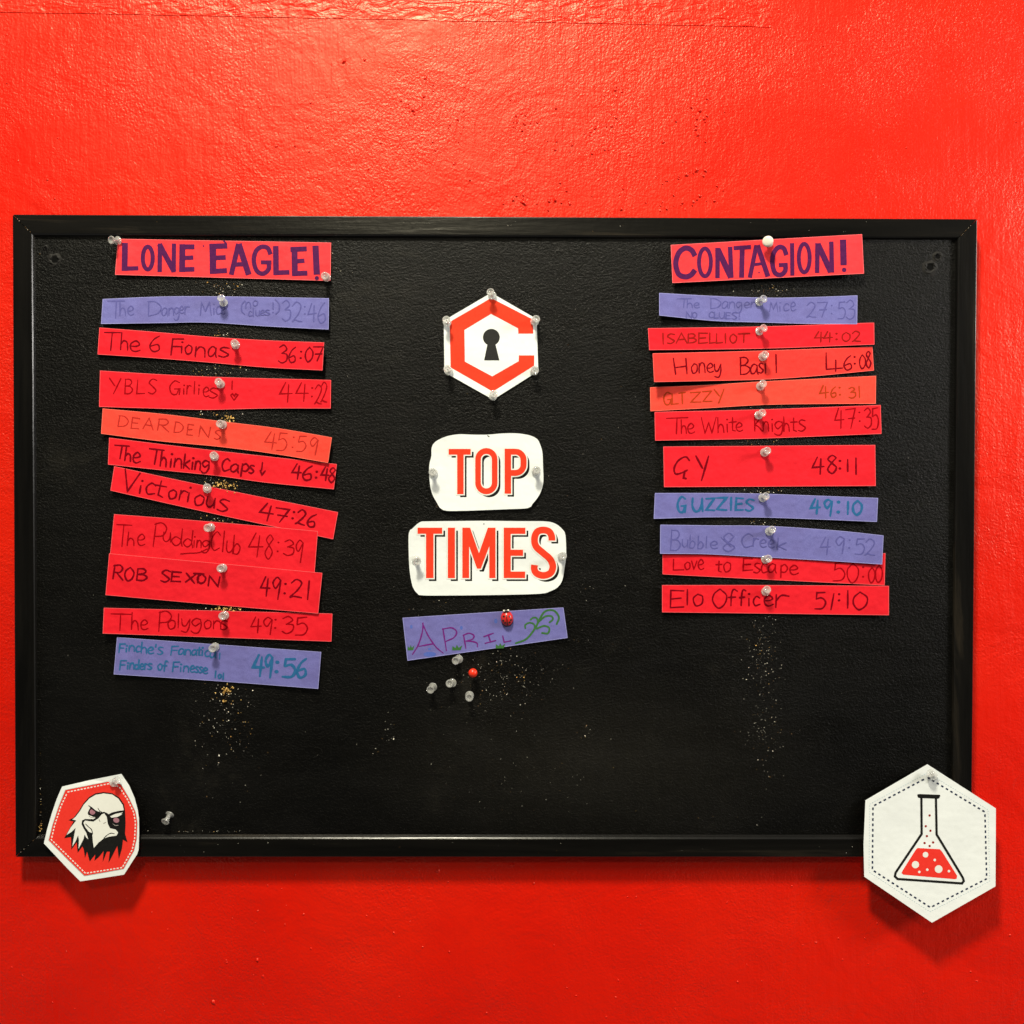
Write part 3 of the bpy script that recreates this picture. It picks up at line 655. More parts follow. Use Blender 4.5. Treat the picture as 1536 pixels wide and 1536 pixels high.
s = paper_strip('L4', O2, [(58, 255), (420, 288), (800, 335), (1130, 376), (1445, 430)], [(1422, 582), (1100, 528), (760, 484), (400, 450), (48, 405)], M_CORAL, 334, 0.9, 2.4, 3.6, 'coral paper strip curving downhill with pale brown capitals and the time 45:59')
text(s, O2, 'D 150-212,298-366; E 232-280,310-376; A 305-368,312-380; R 390-462,318-390; D 490-545,335-402; E 570-605,350-415; N 640-708,362-426; S 735-776,385-440',
     '4 1040-1112,395-505; 5 1115-1175,400-510; : 1203-1220,425-495; 5 1235-1290,420-515; 9 1310-1362,432-535', I_BROWN, 1.6, 1.6)

s = paper_strip('L5', O2, [(97, 432), (420, 472), (760, 512), (1475, 592)], [(1457, 742), (1050, 702), (760, 662), (400, 625), (90, 592)], M_RED, 321.5, 0.8, 1.5, 2.0, 'red paper strip with bold dark writing, a heart-dotted mark and the time 46:48')
text(s, O2, 'T 125-215,478-558; h 192-232,490-572; e 238-286,520-582; T 335-425,500-592; h 408-448,508-606; i 466-478,528-610; n 490-538,556-612; k 548-588,530-618; i 596-608,552-622; n 616-652,572-626; g 656-702,570-645; C 780-826,556-632; a 830-882,590-640; p 895-942,592-666; s 945-976,596-646; I 1016-1030,582-626; v 1010-1040,630-655',
     '4 1205-1262,590-680; 6 1270-1330,600-690; : 1345-1360,635-675; 4 1382-1428,610-690; 8 1428-1470,615-700', I_MAROON, 2.4, 2.4)

s = paper_strip('L6', O2, [(128, 605), (700, 727), (1482, 883)], [(1453, 1045), (700, 884), (105, 750)], M_RED, 311, 0.7, 2.0, 0.6, 'red paper strip tilting steeply down to the right with the time 47:26')
text(s, O2, 'V 180-272,630-758; i 274-302,690-770; c 318-376,706-776; t 368-440,692-786; o 455-506,745-802; r 520-568,750-812; i 570-590,730-820; o 612-674,776-842; u 685-738,792-852; s 755-824,802-878',
     '4 1010-1092,828-932; 7 1100-1182,858-944; : 1203-1222,878-924; 2 1232-1288,870-958; 6 1298-1352,893-973', I_MAROON, 2.2, 2.3)

s = paper_strip('L7', O3, [(127, 87), (720, 133), (1360, 190)], [(1338, 470), (720, 420), (100, 360)], M_RED, 315, 1.0, 0.6, 0.9, 'tall red paper strip with thin looping writing and the time 48:39', vcurl=0.1)
text(s, O3, 'T 135-228,150-282; h 206-252,196-276; e 266-314,206-276; P 365-442,140-286; u 422-470,196-252; d 472-542,172-276; d 546-606,182-286; i 604-620,222-286; n 626-656,242-288; g 656-706,244-318; C 714-768,190-306; l 780-800,186-312; u 806-852,250-318; b 846-894,212-326',
     '4 942-1028,200-345; 8 1042-1092,215-355; : 1110-1130,255-315; 3 1155-1216,245-335; 9 1225-1270,245-378', I_DKRED, 1.6, 1.7,
     extra=lambda a: a.stroke(catmull(zpx(O3, [(530, 326), (580, 322), (640, 318), (690, 296)])), 1.5))

s = paper_strip('L8', O3, [(97, 325), (780, 387), (1387, 443)], [(1362, 687), (720, 633), (75, 575)], M_RED, 333, 1.9, 0.9, 1.3, 'tall red paper strip overlapping the one above, with the time 49:21', vcurl=0.2)
text(s, O3, 'R 120-182,396-482; O 190-246,410-490; B 262-326,418-488; S 412-468,426-496; E 474-532,436-494; X 562-616,446-502; T 606-668,446-502; O 630-682,450-506; N 696-766,462-522',
     '4 1015-1072,465-582; 9 1085-1136,470-600; : 1153-1172,505-570; 2 1195-1266,482-592; 1 1298-1310,490-600', I_MAROON, 2.3, 2.2)

s = paper_strip('L9', O3, [(65, 655), (1448, 690)], [(1442, 857), (58, 808)], M_RED, 336, 1.1, 3.4, 1.0, 'red paper strip with thin dark red writing and the time 49:35')
text(s, O3, 'T 105-226,690-790; h 230-276,682-786; e 285-332,726-786; P 395-472,676-796; o 450-500,726-782; l 508-524,690-776; y 532-588,720-802; g 592-656,718-806; o 670-716,726-780; n 725-776,730-782; s 772-816,730-786',
     '4 955-1018,710-806; 9 1030-1086,715-816; : 1095-1113,722-780; 3 1145-1212,710-806; 5 1225-1298,710-820', I_DKRED, 1.7, 1.9)

s = paper_strip('L10', O4, [(145, 308), (1380, 397)], [(1362, 618), (760, 572), (125, 530)], M_PURPLE, 322, 0.7, 1.8, 2.2, 'lilac paper strip with two lines of teal writing and the time 49:56')
text(s, O4, "F 155-192,346-402; i 196-206,358-396; n 215-252,356-392; c 258-286,360-396; h 290-326,336-404; e 330-366,366-406; ' 375-383,350-366; s 390-424,366-410; F 470-515,360-416; a 516-552,376-412; n 556-592,380-414; a 596-628,382-416; t 630-654,366-416; i 656-666,370-418; c 676-706,386-424; a 706-744,390-430; l 762-770,402-438; F 160-200,446-506; i 204-213,462-500; n 220-248,462-500; d 250-278,442-500; e 282-306,466-502; r 310-326,466-502; s 330-356,466-502; o 390-418,466-506; f 420-452,450-512; F 480-522,456-516; i 526-535,470-514; n 546-580,480-516; e 586-614,478-518; s 618-640,484-520; s 642-662,486-522; e 664-694,490-526; l 736-746,510-552; o 756-776,530-556; l 784-792,524-562",
     '4 970-1036,415-542; 9 1040-1086,415-548; : 1105-1122,455-520; 5 1150-1226,435-550; 6 1235-1296,435-550', I_TEAL, 2.1, 3.6)

Q1, Q2, Q3 = (960, 340), (960, 520), (960, 730)
s = paper_strip('R0', Q1, [(188, 112), (1345, 47)], [(1357, 283), (198, 340)], M_PINK, 1151, 5.6, 0.5, 0.7, 'red paper heading strip with CONTAGION! in thick violet capitals', 'heading strips in violet capitals', 0.5)
heading(s, Q1, [('C', 32, [(334, 178), (312, 142), (275, 130), (236, 158), (217, 222), (234, 286), (275, 304), (310, 292), (334, 262)]), ('O', 24, [(394, 216), (36, 84)]),
  ('L', 27, [(470, 128), (470, 312)]), ('L', 36, [(470, 134), (552, 308)]), ('L', 27, [(546, 122), (554, 310)]), ('L', 25, [(568, 130), (673, 123)]), ('L', 30, [(620, 126), (616, 309)]),
  ('L', 26, [(706, 112), (666, 309)]), ('L', 30, [(712, 112), (776, 302)]), ('L', 18, [(690, 230), (756, 222)]),
  ('C', 28, [(888, 172), (872, 132), (842, 124), (812, 158), (803, 220), (818, 278), (852, 292), (880, 268), (882, 228)]), ('L', 24, [(842, 233), (896, 230)]),
  ('L', 25, [(922, 100), (924, 296)]), ('O', 24, [(996, 190), (33, 86)]), ('L', 27, [(1076, 100), (1074, 280)]), ('L', 35, [(1078, 104), (1158, 276)]), ('L', 27, [(1160, 90), (1164, 277)]),
  ('L', 38, [(1231, 78), (1235, 233)])], [(1238, 262, 14), (722, 278, 5)])

s = paper_strip('R1', Q1, [(118, 403), (420, 420), (760, 432), (1050, 428), (1317, 418)], [(1315, 590), (1000, 587), (760, 580), (450, 570), (118, 537)], M_PURPLE, 1139, 0.8, 3.6, 2.0, 'lilac paper strip with barely legible grey writing and the time 27:53')
text(s, Q1, 'T 225-312,436-492; h 284-320,440-492; e 326-362,460-492; D 425-490,436-496; a 496-536,452-496; n 540-576,454-494; g 580-618,456-522; e 630-666,456-492; r 670-706,456-492; M 785-836,456-516; i 844-854,460-514; c 870-905,466-510; e 912-944,456-510; N 278-316,516-556; O 318-346,518-554; C 418-446,516-552; L 450-476,518-554; U 480-516,520-556; E 522-548,520-558; S 556-590,520-560; ! 598-608,518-562',
     '2 1010-1066,460-550; 7 1075-1136,456-550; : 1155-1170,475-530; 5 1200-1246,455-560; 3 1250-1300,450-560', I_GREYBLUE, 1.3, 1.4)

s = paper_strip('R2', Q1, [(50, 617), (740, 606), (1418, 583)], [(1420, 713), (740, 738), (57, 747)], M_RED, 1139, 1.3, 3.4, 2.4, 'red paper strip with brick red capitals and the time 44:02')
text(s, Q1, 'I 134-146,645-710; S 165-212,650-708; A 220-286,645-706; B 290-342,650-704; E 355-410,645-706; L 420-460,645-706; L 462-500,648-706; I 514-523,648-704; O 545-586,650-706; T 596-666,648-702',
     '4 1058-1116,635-700; 4 1116-1166,635-700; : 1184-1200,646-686; 0 1225-1276,640-696; 2 1285-1336,635-696', I_BRICK, 2.0, 2.0)

s = paper_strip('R3', Q2, [(78, 42), (420, 34), (745, 25), (1408, 2)], [(1417, 143), (1050, 178), (745, 198), (420, 206), (87, 213)], M_CORALRED, 1144, 1.0, 9.0, 1.4, 'coral red paper strip lifting at its left end with the time 46:08')
text(s, Q2, 'H 205-285,70-166; o 310-350,102-162; n 356-396,96-158; e 404-446,100-156; y 450-494,106-186; B 605-666,64-168; a 668-716,106-166; s 720-748,100-160; i 756-766,70-160; l 820-832,46-158',
     '+ 1128-1226,35-152; 6 1235-1286,56-140; : 1294-1310,60-106; 0 1330-1368,50-132; 8 1370-1402,30-126', I_MAROON, 2.0, 2.0)

s = paper_strip('R4', Q2, [(62, 247), (400, 234), (745, 212), (1430, 178)], [(1428, 345), (1100, 346), (745, 352), (400, 372), (65, 390)], M_CORAL, 1141, 0.7, 1.6, 1.4, 'coral paper strip shaded at its left end with ochre capitals and the time 46:31')
text(s, Q2, 'G 140-190,276-352; L 192-232,286-350; T 238-276,278-346; Z 305-370,276-336; Z 380-436,270-332; Y 450-512,258-342',
     '4 1090-1142,235-312; 6 1155-1192,245-306; : 1203-1220,245-295; 3 1265-1306,248-310; 1 1324-1336,240-306', I_OCHRE, 1.9, 2.0)

s = paper_strip('R5', Q2, [(90, 397), (720, 382), (1458, 355)], [(1463, 527), (720, 556), (93, 568)], M_RED, 1138, 0.7, 2.2, 2.4, 'red paper strip with a ruled thin name of three words and the time 47:35')
text(s, Q2, 'T 160-292,430-530; h 248-282,442-526; e 286-330,466-526; W 375-462,430-526; h 470-510,430-520; i 524-534,440-518; t 540-584,430-512; e 580-624,460-512; K 690-742,415-512; n 745-782,452-512; i 796-808,440-512; g 815-868,452-536; h 870-906,426-512; t 912-954,430-512; s 960-1006,442-512',
     '4 1180-1236,375-495; 7 1250-1308,375-495; : 1323-1340,395-455; 3 1360-1402,375-490; 5 1405-1446,370-500', I_DKRED, 1.7, 1.8)

s = paper_strip('R6', Q2, [(143, 607), (1425, 597)], [(1428, 843), (147, 850)], M_RED, 1147, 0.7, 1.8, 1.8, 'tallest red paper strip of the right column with two initials and the time 48:11')
text(s, Q2, 'q 205-300,670-802; Y 340-416,665-812', '4 1045-1116,670-772; 8 1135-1196,660-766; : 1203-1222,690-742; 1 1253-1266,685-756; 1 1302-1318,675-772', I_MAROON, 2.4, 2.4)

s = paper_strip('R7', Q3, [(92, 40), (420, 40), (745, 44), (1442, 70)], [(1435, 212), (1050, 196), (745, 186), (420, 184), (85, 193)], M_PURPLE, 1144, 0.8, 2.6, 2.6, 'lilac paper strip with thick teal capitals and the time 49:10')
text(s, Q3, 'G 225-276,60-156; U 315-380,70-150; Z 400-452,70-142; Z 464-526,66-142; I 546-558,66-142; E 580-626,70-142; S 640-692,76-146',
     '4 1035-1092,75-166; 9 1115-1166,80-176; : 1194-1212,90-160; 1 1254-1268,90-166; 0 1290-1346,85-170', I_TEAL, 3.0, 3.2)

s = paper_strip('R9', Q3, [(138, 395), (1487, 405)], [(1482, 597), (760, 562), (138, 530)], M_RED, 1149, 0.6, 0.8, 1.0, 'red paper strip tucked under a lilac one, with the time 50:00', vcurl=0.0)
text(s, Q3, 'L 198-266,440-506; o 270-306,456-502; v 312-346,450-500; e 350-388,442-502; t 460-498,450-516; o 505-552,456-516; E 625-682,436-508; s 690-732,462-522; c 735-772,462-522; a 776-826,466-522; p 850-896,476-552; e 905-960,476-532',
     '5 1170-1242,460-572; 0 1255-1326,465-582; : 1344-1362,485-550; 0 1385-1426,490-582; 0 1428-1470,475-582', I_DKRED, 1.8, 1.8)

s = paper_strip('R8', Q3, [(125, 232), (420, 236), (780, 240), (1200, 268), (1475, 297)], [(1467, 470), (1100, 446), (700, 424), (400, 408), (123, 405)], M_PURPLE, 1155, 1.8, 1.6, 1.8, 'lilac paper strip overlapping the red one below, with grey writing and the time 49:52')
text(s, Q3, 'B 185-246,265-386; u 255-292,320-366; b 300-336,292-372; b 350-386,300-376; l 398-408,300-372; e 424-472,330-376; & 490-576,285-392; C 615-682,285-366; r 684-718,312-362; e 726-768,318-366; e 776-818,322-370; k 830-890,310-382',
     '4 1095-1156,305-410; 9 1185-1242,305-406; : 1262-1278,320-375; 5 1305-1362,315-410; 2 1365-1426,320-416', I_GREYBLUE, 1.6, 1.7)

s = paper_strip('R10', Q3, [(135, 598), (760, 598), (1508, 603)], [(1508, 778), (760, 768), (135, 760)], M_RED, 1149, 1.6, 2.0, 1.4, 'lowest red paper strip of the right column with the time 51:10')
text(s, Q3, 'E 183-266,630-732; l 281-294,625-716; o 320-386,650-722; O 440-526,620-736; f 530-592,625-722; f 598-644,625-722; i 656-666,650-722; c 685-728,666-722; e 750-808,660-722; r 815-905,655-732',
     '5 1060-1126,640-742; / 1158-1176,650-746; : 1199-1216,650-692; 1 1254-1266,630-736; 0 1290-1380,640-746', I_MAROON, 2.2, 2.2)

# ---------------------------------------------------------------- April strip
OA, KA = (590, 890), 1536 / 280
s = paper_strip('APR', OA, [(78, 203), (1398, 118)], [(1432, 365), (118, 552)], M_PURPLE, 760, 0.9, 1.4, 1.4, 'lilac paper strip with APRIL in plum letters and a green vine', None, k=KA)
a = Art()
for kind, pts in (('C', [(245, 243), (238, 320), (205, 425), (158, 502)]), ('C', [(240, 248), (285, 345), (350, 440), (410, 492)]), ('L', [(212, 436), (332, 414)]),
                  ('L', [(408, 290), (437, 471)]), ('C', [(404, 294), (480, 284), (520, 315), (500, 362), (430, 396)]), ('L', [(578, 342), (597, 453)]), ('C', [(574, 346), (622, 328), (662, 346), (652, 376), (600, 393)]),
                  ('C', [(600, 392), (660, 398), (690, 412), (692, 440)]), ('L', [(745, 356), (822, 328)]), ('L', [(783, 344), (800, 402)]), ('L', [(754, 411), (843, 388)]), ('L', [(900, 350), (912, 402), (968, 390)])):
    q = zpx(OA, pts, KA); a.stroke(catmull(q) if kind == 'C' else dense(q), 2.1, taper=True)
s.draw('lettering', a, I_PLUM)
a = Art()
for w, pts in ((3.0, [(1008, 411), (1095, 375), (1165, 290), (1205, 210), (1250, 148), (1320, 142), (1362, 195), (1345, 252)]), (2.6, [(1165, 290), (1158, 255), (1120, 242), (1086, 260), (1086, 285)]),
               (2.6, [(1190, 240), (1180, 205), (1152, 200), (1130, 216)]), (2.8, [(1198, 232), (1250, 190), (1300, 188), (1312, 214), (1286, 238)]), (2.8, [(1180, 290), (1240, 268), (1282, 285), (1272, 328), (1224, 326)])):
    a.stroke(catmull(zpx(OA, pts, KA)), w)
s.draw('vine', a, I_GREEN)
for cx, cy, sc in ((145, 452, 1.0), (526, 452, 1.5), (882, 436, 1.45)):
    a = Art(); a.poly(zpx(OA, [(cx - 28 * sc, cy + 18), (cx - 26 * sc, cy - 18), (cx - 10 * sc, cy - 2), (cx - 2 * sc, cy - 28), (cx + 8 * sc, cy - 4), (cx + 28 * sc, cy - 24), (cx + 18 * sc, cy + 16)], KA), 0.02)
    s.draw('grass_tuft', a, I_GREEN)
for nm, cx, cy, rx, ry in (('puddle', 300, 502, 52, 21), ('raindrop', 298, 458, 12, 10), ('raindrop', 148, 275, 11, 15), ('raindrop', 560, 284, 11, 16), ('raindrop', 843, 228, 13, 20)):
    (x, y), = zpx(OA, [(cx, cy)], KA); a = Art(); a.poly(circle(x, y, rx / KA, ry / KA), 0.015)
    s.draw(nm, a, I_BLUE, 0.06)

# ---------------------------------------------------------------- printed cards
def card_lift(base, amp, cx, cy, rx, ry):
    def f(px, py):
        u, v = (px - cx) / rx, (py - cy) / ry
        return 0.001 * (base + amp * ((0.6 if v > 0 else 0.12) * v * v + 0.4 * u * u) + 0.25 * math.sin(px * 0.06 + py * 0.03) + 0.18 * math.sin(py * 0.09 - px * 0.02))
    return f
# keyhole badge
OH, KH = (640, 420), 7.68
hexa = zpx(OH, [(744, 148), (1266, 448), (1286, 1050), (765, 1378), (204, 1062), (197, 468)], KH)
s = Sheet(hexa, card_lift(0.9, 0.5, 738, 517, 72, 80), 'white hexagonal paper badge with an orange-red C around a keyhole', 'paper badge', M_WHITE, 'paper_badge', None, (738, 517))
a = Art(); a.poly(zpx(OH, [(742, 208), (1225, 455), (1228, 618), (1056, 618), (1052, 556), (742, 390), (435, 575), (440, 940), (755, 1110), (1060, 935), (1062, 868), (1240, 868), (1238, 985), (762, 1286), (276, 1008), (265, 482)], KH))
s.draw('letter_c', a, I_ORANGE, 0.08, cut=True)
a = Art(); a.poly(zpx(OH, circle(745, 660, 97, n=36), KH)); a.poly(zpx(OH, [(700, 738), (792, 738), (838, 926), (662, 926)], KH), 0.01)
s.draw('keyhole', a, I_CHAR, 0.08, cut=True)

# TOP and TIMES
OT, KT = (600, 640), 1536 / 270
def arc(cx, cy, rx, ry, a0, a1, n=12): return [(cx + rx * math.cos(math.radians(a0 + (a1 - a0) * i / n)), cy + ry * math.sin(math.radians(a0 + (a1 - a0) * i / n))) for i in range(n + 1)]
def thick(center, w):                 # outline of a flat-ended stroke of width w along a centre line
    L, R = [], []; n = len(center)
    for i, p in enumerate(center):
        a = center[max(0, i - 1)]; b = center[min(n - 1, i + 1)]
        dx, dy = b[0] - a[0], b[1] - a[1]; l = math.hypot(dx, dy); nx, ny = -dy / l * w / 2, dx / l * w / 2
        L.append((p[0] + nx, p[1] + ny)); R.append((p[0] - nx, p[1] - ny))
    return L + R[::-1]
o_out = arc(737, 277, 95, 95, 180, 360) + arc(737, 482, 95, 95, 0, 180)
o_in = arc(737, 279, 47, 47, 180, 360) + arc(737, 480, 47, 47, 0, 180)
LET = {
 'T': ([(415, 190), (603, 190), (603, 239), (543, 239), (543, 576), (488, 576), (488, 239), (415, 239)], None),
 'O': (o_out, o_in),
 'P': ([(893, 188)] + arc(985, 283, 95, 95, -90, 0, 8) + arc(985, 325, 95, 95, 0, 90, 8) + [(948, 420), (948, 572), (893, 572)], [(960 - 12, 239)] + arc(985, 280, 43, 41, -90, 0, 8) + arc(985, 328, 43, 41, 0, 90, 8) + [(948, 369)]),
 't': ([(150, 862), (360, 862), (360, 914), (286, 914), (286, 1292), (222, 1292), (222, 914), (150, 914)], None),
 'i': ([(408, 862), (469, 862), (469, 1292), (408, 1292)], None),
 'm': ([(532, 862), (598, 862), (674, 1080), (750, 862), (815, 862), (815, 1292), (762, 1292), (762, 1020), (690, 1212), (657, 1212), (590, 1020), (590, 1292), (532, 1292)], None),
 'e': ([(885, 862), (1070, 862), (1070, 915), (945, 915), (945, 1050), (1050, 1050), (1050, 1102), (945, 1102), (945, 1236), (1068, 1236), (1068, 1292), (885, 1292)], None),
 's': (thick(catmull([(1296, 972), (1294, 935), (1272, 896), (1222, 882), (1170, 898), (1148, 955), (1160, 1020), (1218, 1075), (1280, 1130), (1304, 1190), (1285, 1248), (1224, 1270), (1166, 1252), (1146, 1215), (1148, 1180)], 14), 58), None)}
def block_letter(sh, key):
    o, h = LET[key]; O = zpx(OT, o, KT); H = [zpx(OT, h, KT)] if h else []
    a = Art(); a.poly(O, 0, H); face = sh.draw('letter', a, I_ORANGE, 0.26, cut=True)
    a = Art(); a.stroke(dense(O, 2, True), 3.7, closed=True)
    for q in H: a.stroke(dense(q, 2, True), 3.7, closed=True)
    sh.draw('outline', a, I_WHITE, 0.16, face)
    a = Art(); sx = 25 / KT; sy = 25 / KT
    off = lambda l: [(x + sx, y + sy) for x, y in l]
    if key in 'TPteims':
        a.poly(off(O), 0, [off(q) for q in H]); 
    else: a.poly(off(O), 0, [off(q) for q in H])
    sh.draw('drop_shadow', a, I_BLACK, 0.07, face, cut=True)
top_o = catmull(zpx(OT, [(270, 180), (300, 130), (390, 85), (500, 65), (620, 68), (750, 68), (870, 58), (1000, 57), (1110, 75), (1170, 105), (1195, 150), (1215, 220), (1220, 330), (1222, 480), (1190, 580), (1130, 660), (1090, 695), (900, 705), (720, 712), (540, 718), (370, 712), (310, 640), (270, 560), (252, 450), (250, 330), (268, 250)], KT), 6, True)
s = Sheet(top_o, card_lift(1.2, 1.8, 729, 708, 85, 58), 'white rounded paper card printed TOP in orange-red block letters', 'paper card', M_WHITE, 'paper_card', 'white word cards of the board title', (729, 708))
for k in 'TOP': block_letter(s, k)
a = Art(); a.stroke(zpx(OT, [(748, 76), (760, 86)], KT), 1.4); s.draw('pin_hole', a, I_BLACK)
tim_o = catmull(zpx(OT, [(75, 910), (105, 870), (170, 815), (240, 808), (480, 805), (720, 803), (1000, 806), (1240, 808), (1330, 830), (1390, 880), (1412, 930), (1418, 1100), (1405, 1200), (1385, 1310), (1345, 1370), (1280, 1405), (1200, 1425), (900, 1435), (500, 1440), (200, 1440), (150, 1425), (110, 1370), (85, 1250), (75, 1100)], KT), 6, True)
s = Sheet(tim_o, card_lift(1.2, 1.6, 731, 837, 118, 55), 'white rounded paper card printed TIMES in orange-red block letters', 'paper card', M_WHITE, 'paper_card', 'white word cards of the board title', (731, 837))
for k in 'times': block_letter(s, k)
a = Art(); a.poly(zpx(OT, circle(716, 830, 5, n=10), KT)); s.draw('pin_hole', a, I_BLACK)

def dashes(art, path, on, off, w, closed=True, z=0.0):
    q = dense(path, 0.5, closed); q = q + [q[0]] if closed else q
    i = 0; d = 0.5
    n_on, n_off = max(2, int(on / d)), int(off / d)
    while i + n_on < len(q):
        art.stroke(q[i:i + n_on + 1:2], w, z, cap=False); i += n_on + n_off

# eagle badge
OE, KE = (40, 1140), 6.4
E = lambda pts: zpx(OE, pts, KE)
def eagle_lift(px, py):
    v = (py - 1172) / 150.0; u = (px - 137) / 70.0
    return 0.001 * (1.0 + max(0, v) ** 0.6 * 5.6 + max(0, v) ** 2 * 3.5 + 1.6 * u * u * (0.5 + v) + 0.2 * math.sin(px * 0.07))
eo = E([(340, 255), (620, 190), (910, 133), (985, 245), (1035, 360), (1065, 470), (1078, 560), (1080, 700), (1075, 860), (1060, 905), (935, 1100), (720, 1134), (515, 1165), (400, 1050), (165, 800), (200, 650), (245, 500), (290, 370)])
s = Sheet(eo, eagle_lift, 'white-edged red paper badge with a bald eagle head, pinned at the lower left corner', 'paper badge', M_WHITE, 'paper_badge', None, (137, 1240), step=8)
red_in = E([(372, 288), (600, 243), (830, 198), (908, 238), (985, 370), (1045, 500), (1062, 600), (1055, 760), (1030, 870), (930, 1045), (740, 1080), (555, 1112), (380, 940), (212, 770), (250, 620), (310, 440)])
a = Art(); a.poly(red_in); fld = s.draw('red_field', a, I_SCARLET, 0.07, cut=True)
a = Art(); a.stroke(dense(red_in, 2, True), 0.7, closed=True); s.draw('border_line', a, I_GREY, 0.12, fld)
a = Art(); dashes(a, E([(392, 308), (815, 222), (892, 262), (968, 380), (1028, 505), (1044, 600), (1037, 752), (1013, 862), (918, 1032), (565, 1088), (236, 765), (270, 622), (328, 446)]), 3.2, 2.4, 1.7); s.draw('stitching', a, I_WHITE, 0.12, fld)
a = Art(); a.poly(E([(545, 415), (600, 355), (660, 320), (740, 308), (820, 318), (890, 360), (935, 425), (945, 490), (950, 600), (945, 710), (968, 790), (925, 765), (915, 850), (885, 950), (870, 825), (835, 895), (785, 990), (798, 880), (770, 880), (730, 980), (738, 875), (695, 930), (650, 968), (660, 905), (605, 975), (580, 880), (560, 940), (548, 860), (535, 830), (490, 890), (480, 790), (430, 860), (425, 740), (360, 750), (400, 680), (450, 590), (400, 578), (450, 555), (500, 490)]))
head = s.draw('eagle_head', a, I_BLACK, 0.15, cut=True)
a = Art()
a.poly(E([(548, 428), (602, 370), (662, 334), (740, 321), (820, 331), (880, 371), (922, 432), (932, 482), (895, 488), (840, 505), (790, 522), (770, 508), (745, 498), (715, 502), (690, 498), (655, 478), (625, 452), (598, 436), (612, 456), (598, 478), (585, 510), (592, 528), (625, 540), (660, 555), (640, 568), (560, 566), (532, 580), (526, 615), (545, 655), (570, 695), (592, 762), (572, 745), (556, 715), (545, 760), (498, 852), (502, 770), (494, 722), (470, 780), (438, 830), (455, 730), (470, 652), (430, 690), (382, 720), (425, 645), (476, 580), (438, 572), (470, 545), (512, 490)]))
a.poly(E([(800, 540), (850, 518), (925, 502), (905, 520), (918, 522), (872, 546), (815, 554)]))
s.draw('plumage', a, I_WHITE, 0.20, head, cut=True)
a = Art()
a.poly(E([(745, 512), (768, 545), (780, 615), (800, 655), (855, 668), (878, 697), (862, 726), (790, 736), (742, 752), (692, 790), (645, 845), (635, 780), (630, 702), (598, 690), (562, 645), (545, 602), (560, 582), (640, 592), (690, 560), (720, 522)]))
beak = s.draw('beak', a, I_WHITE, 0.22, head, cut=True)
a = Art()
a.stroke(catmull(E([(566, 614), (592, 640), (622, 668), (634, 712)])), 1.3, taper=True); a.stroke(catmull(E([(742, 750), (772, 722), (808, 703), (842, 708)])), 1.3, taper=True)
a.stroke(catmull(E([(596, 438), (622, 462), (660, 492), (700, 500)])), 1.6, taper=True); a.stroke(catmull(E([(684, 462), (700, 488), (722, 500)])), 1.1, taper=True); a.stroke(catmull(E([(780, 528), (830, 505), (905, 488)])), 1.3, taper=True)
s.draw('face_lines', a, I_BLACK, 0.27, head)
a = Art(); a.stroke(E([(695, 572), (704, 592)]), 1.2); a.stroke(E([(738, 610), (760, 598)]), 1.2); s.draw('nostrils', a, I_GREY, 0.27, head)
for cx, cy, rx, ry in ((632, 498, 27, 27), (860, 578, 29, 24)):
    a = Art(); a.poly(E(circle(cx, cy, rx, ry, 20, 0.3))); a.poly(E(circle(cx + 4, cy - 6, 6, 6, 10)), 0.03); s.draw('eye', a, I_MAUVE, 0.27, head)
a = Art(); a.stroke(catmull(E([(600, 540), (625, 552), (655, 548)])), 1.0, taper=True); a.stroke(catmull(E([(828, 612), (850, 628), (880, 626)])), 0.9, taper=True); s.draw('eyelids', a, I_GREY, 0.27, head)

# flask badge
OF, KF = (1270, 1130), 1536 / 270
Fz = lambda pts: zpx(OF, pts, KF)
def flask_lift(px, py):
    v = (py - 1160) / 220.0; u = (px - 1395) / 100.0
    return 0.001 * (5.0 + 2.5 * v + 6.5 * max(0, v) ** 2 + 1.5 * u * u + 1.0 * u + 0.25 * math.sin(px * 0.05 + py * 0.04))
fo = Fz([(688, 93), (1273, 470), (1272, 800), (1270, 1135), (728, 1445), (150, 1052), (144, 780), (160, 400)])
s = Sheet(fo, flask_lift, 'large white hexagonal paper badge with a red-filled flask, pinned at the lower right corner', 'paper badge', M_WHITE, 'paper_badge', None, (1395, 1265), step=10)
a = Art(); dashes(a, Fz([(690, 205), (1180, 500), (1195, 1070), (715, 1315), (220, 995), (225, 450)]), 4.2, 4.2, 2.3); s.draw('stitching', a, I_NAVY, 0.12)
a = Art(); dashes(a, Fz([(690, 165), (1208, 480), (1222, 1088), (712, 1350), (192, 1012), (198, 432)]), 2.2, 2.2, 0.9); s.draw('outer_stitching', a, I_PALEBLUE, 0.12)
a = Art()
a.stroke(dense(Fz([(638, 380), (640, 688), (418, 1018), (412, 1050), (435, 1072), (984, 1110), (1000, 1090), (992, 1062), (768, 692), (762, 380)]), 3), 20 / KF, 0.0)
a.stroke(dense(Fz([(622, 364), (778, 370)]), 3), 34 / KF, 0.03); a.stroke(dense(Fz([(612, 357), (790, 362)]), 3), 18 / KF, 0.04)
fl = s.draw('flask', a, I_BLACK, 0.12)
a = Art(); a.poly(Fz([(605, 808), (795, 818), (815, 840), (944, 1046), (938, 1070), (925, 1074), (485, 1036), (468, 1022), (478, 1000), (590, 822)])); lq = s.draw('liquid', a, I_SCARLET, 0.08, fl, cut=True)
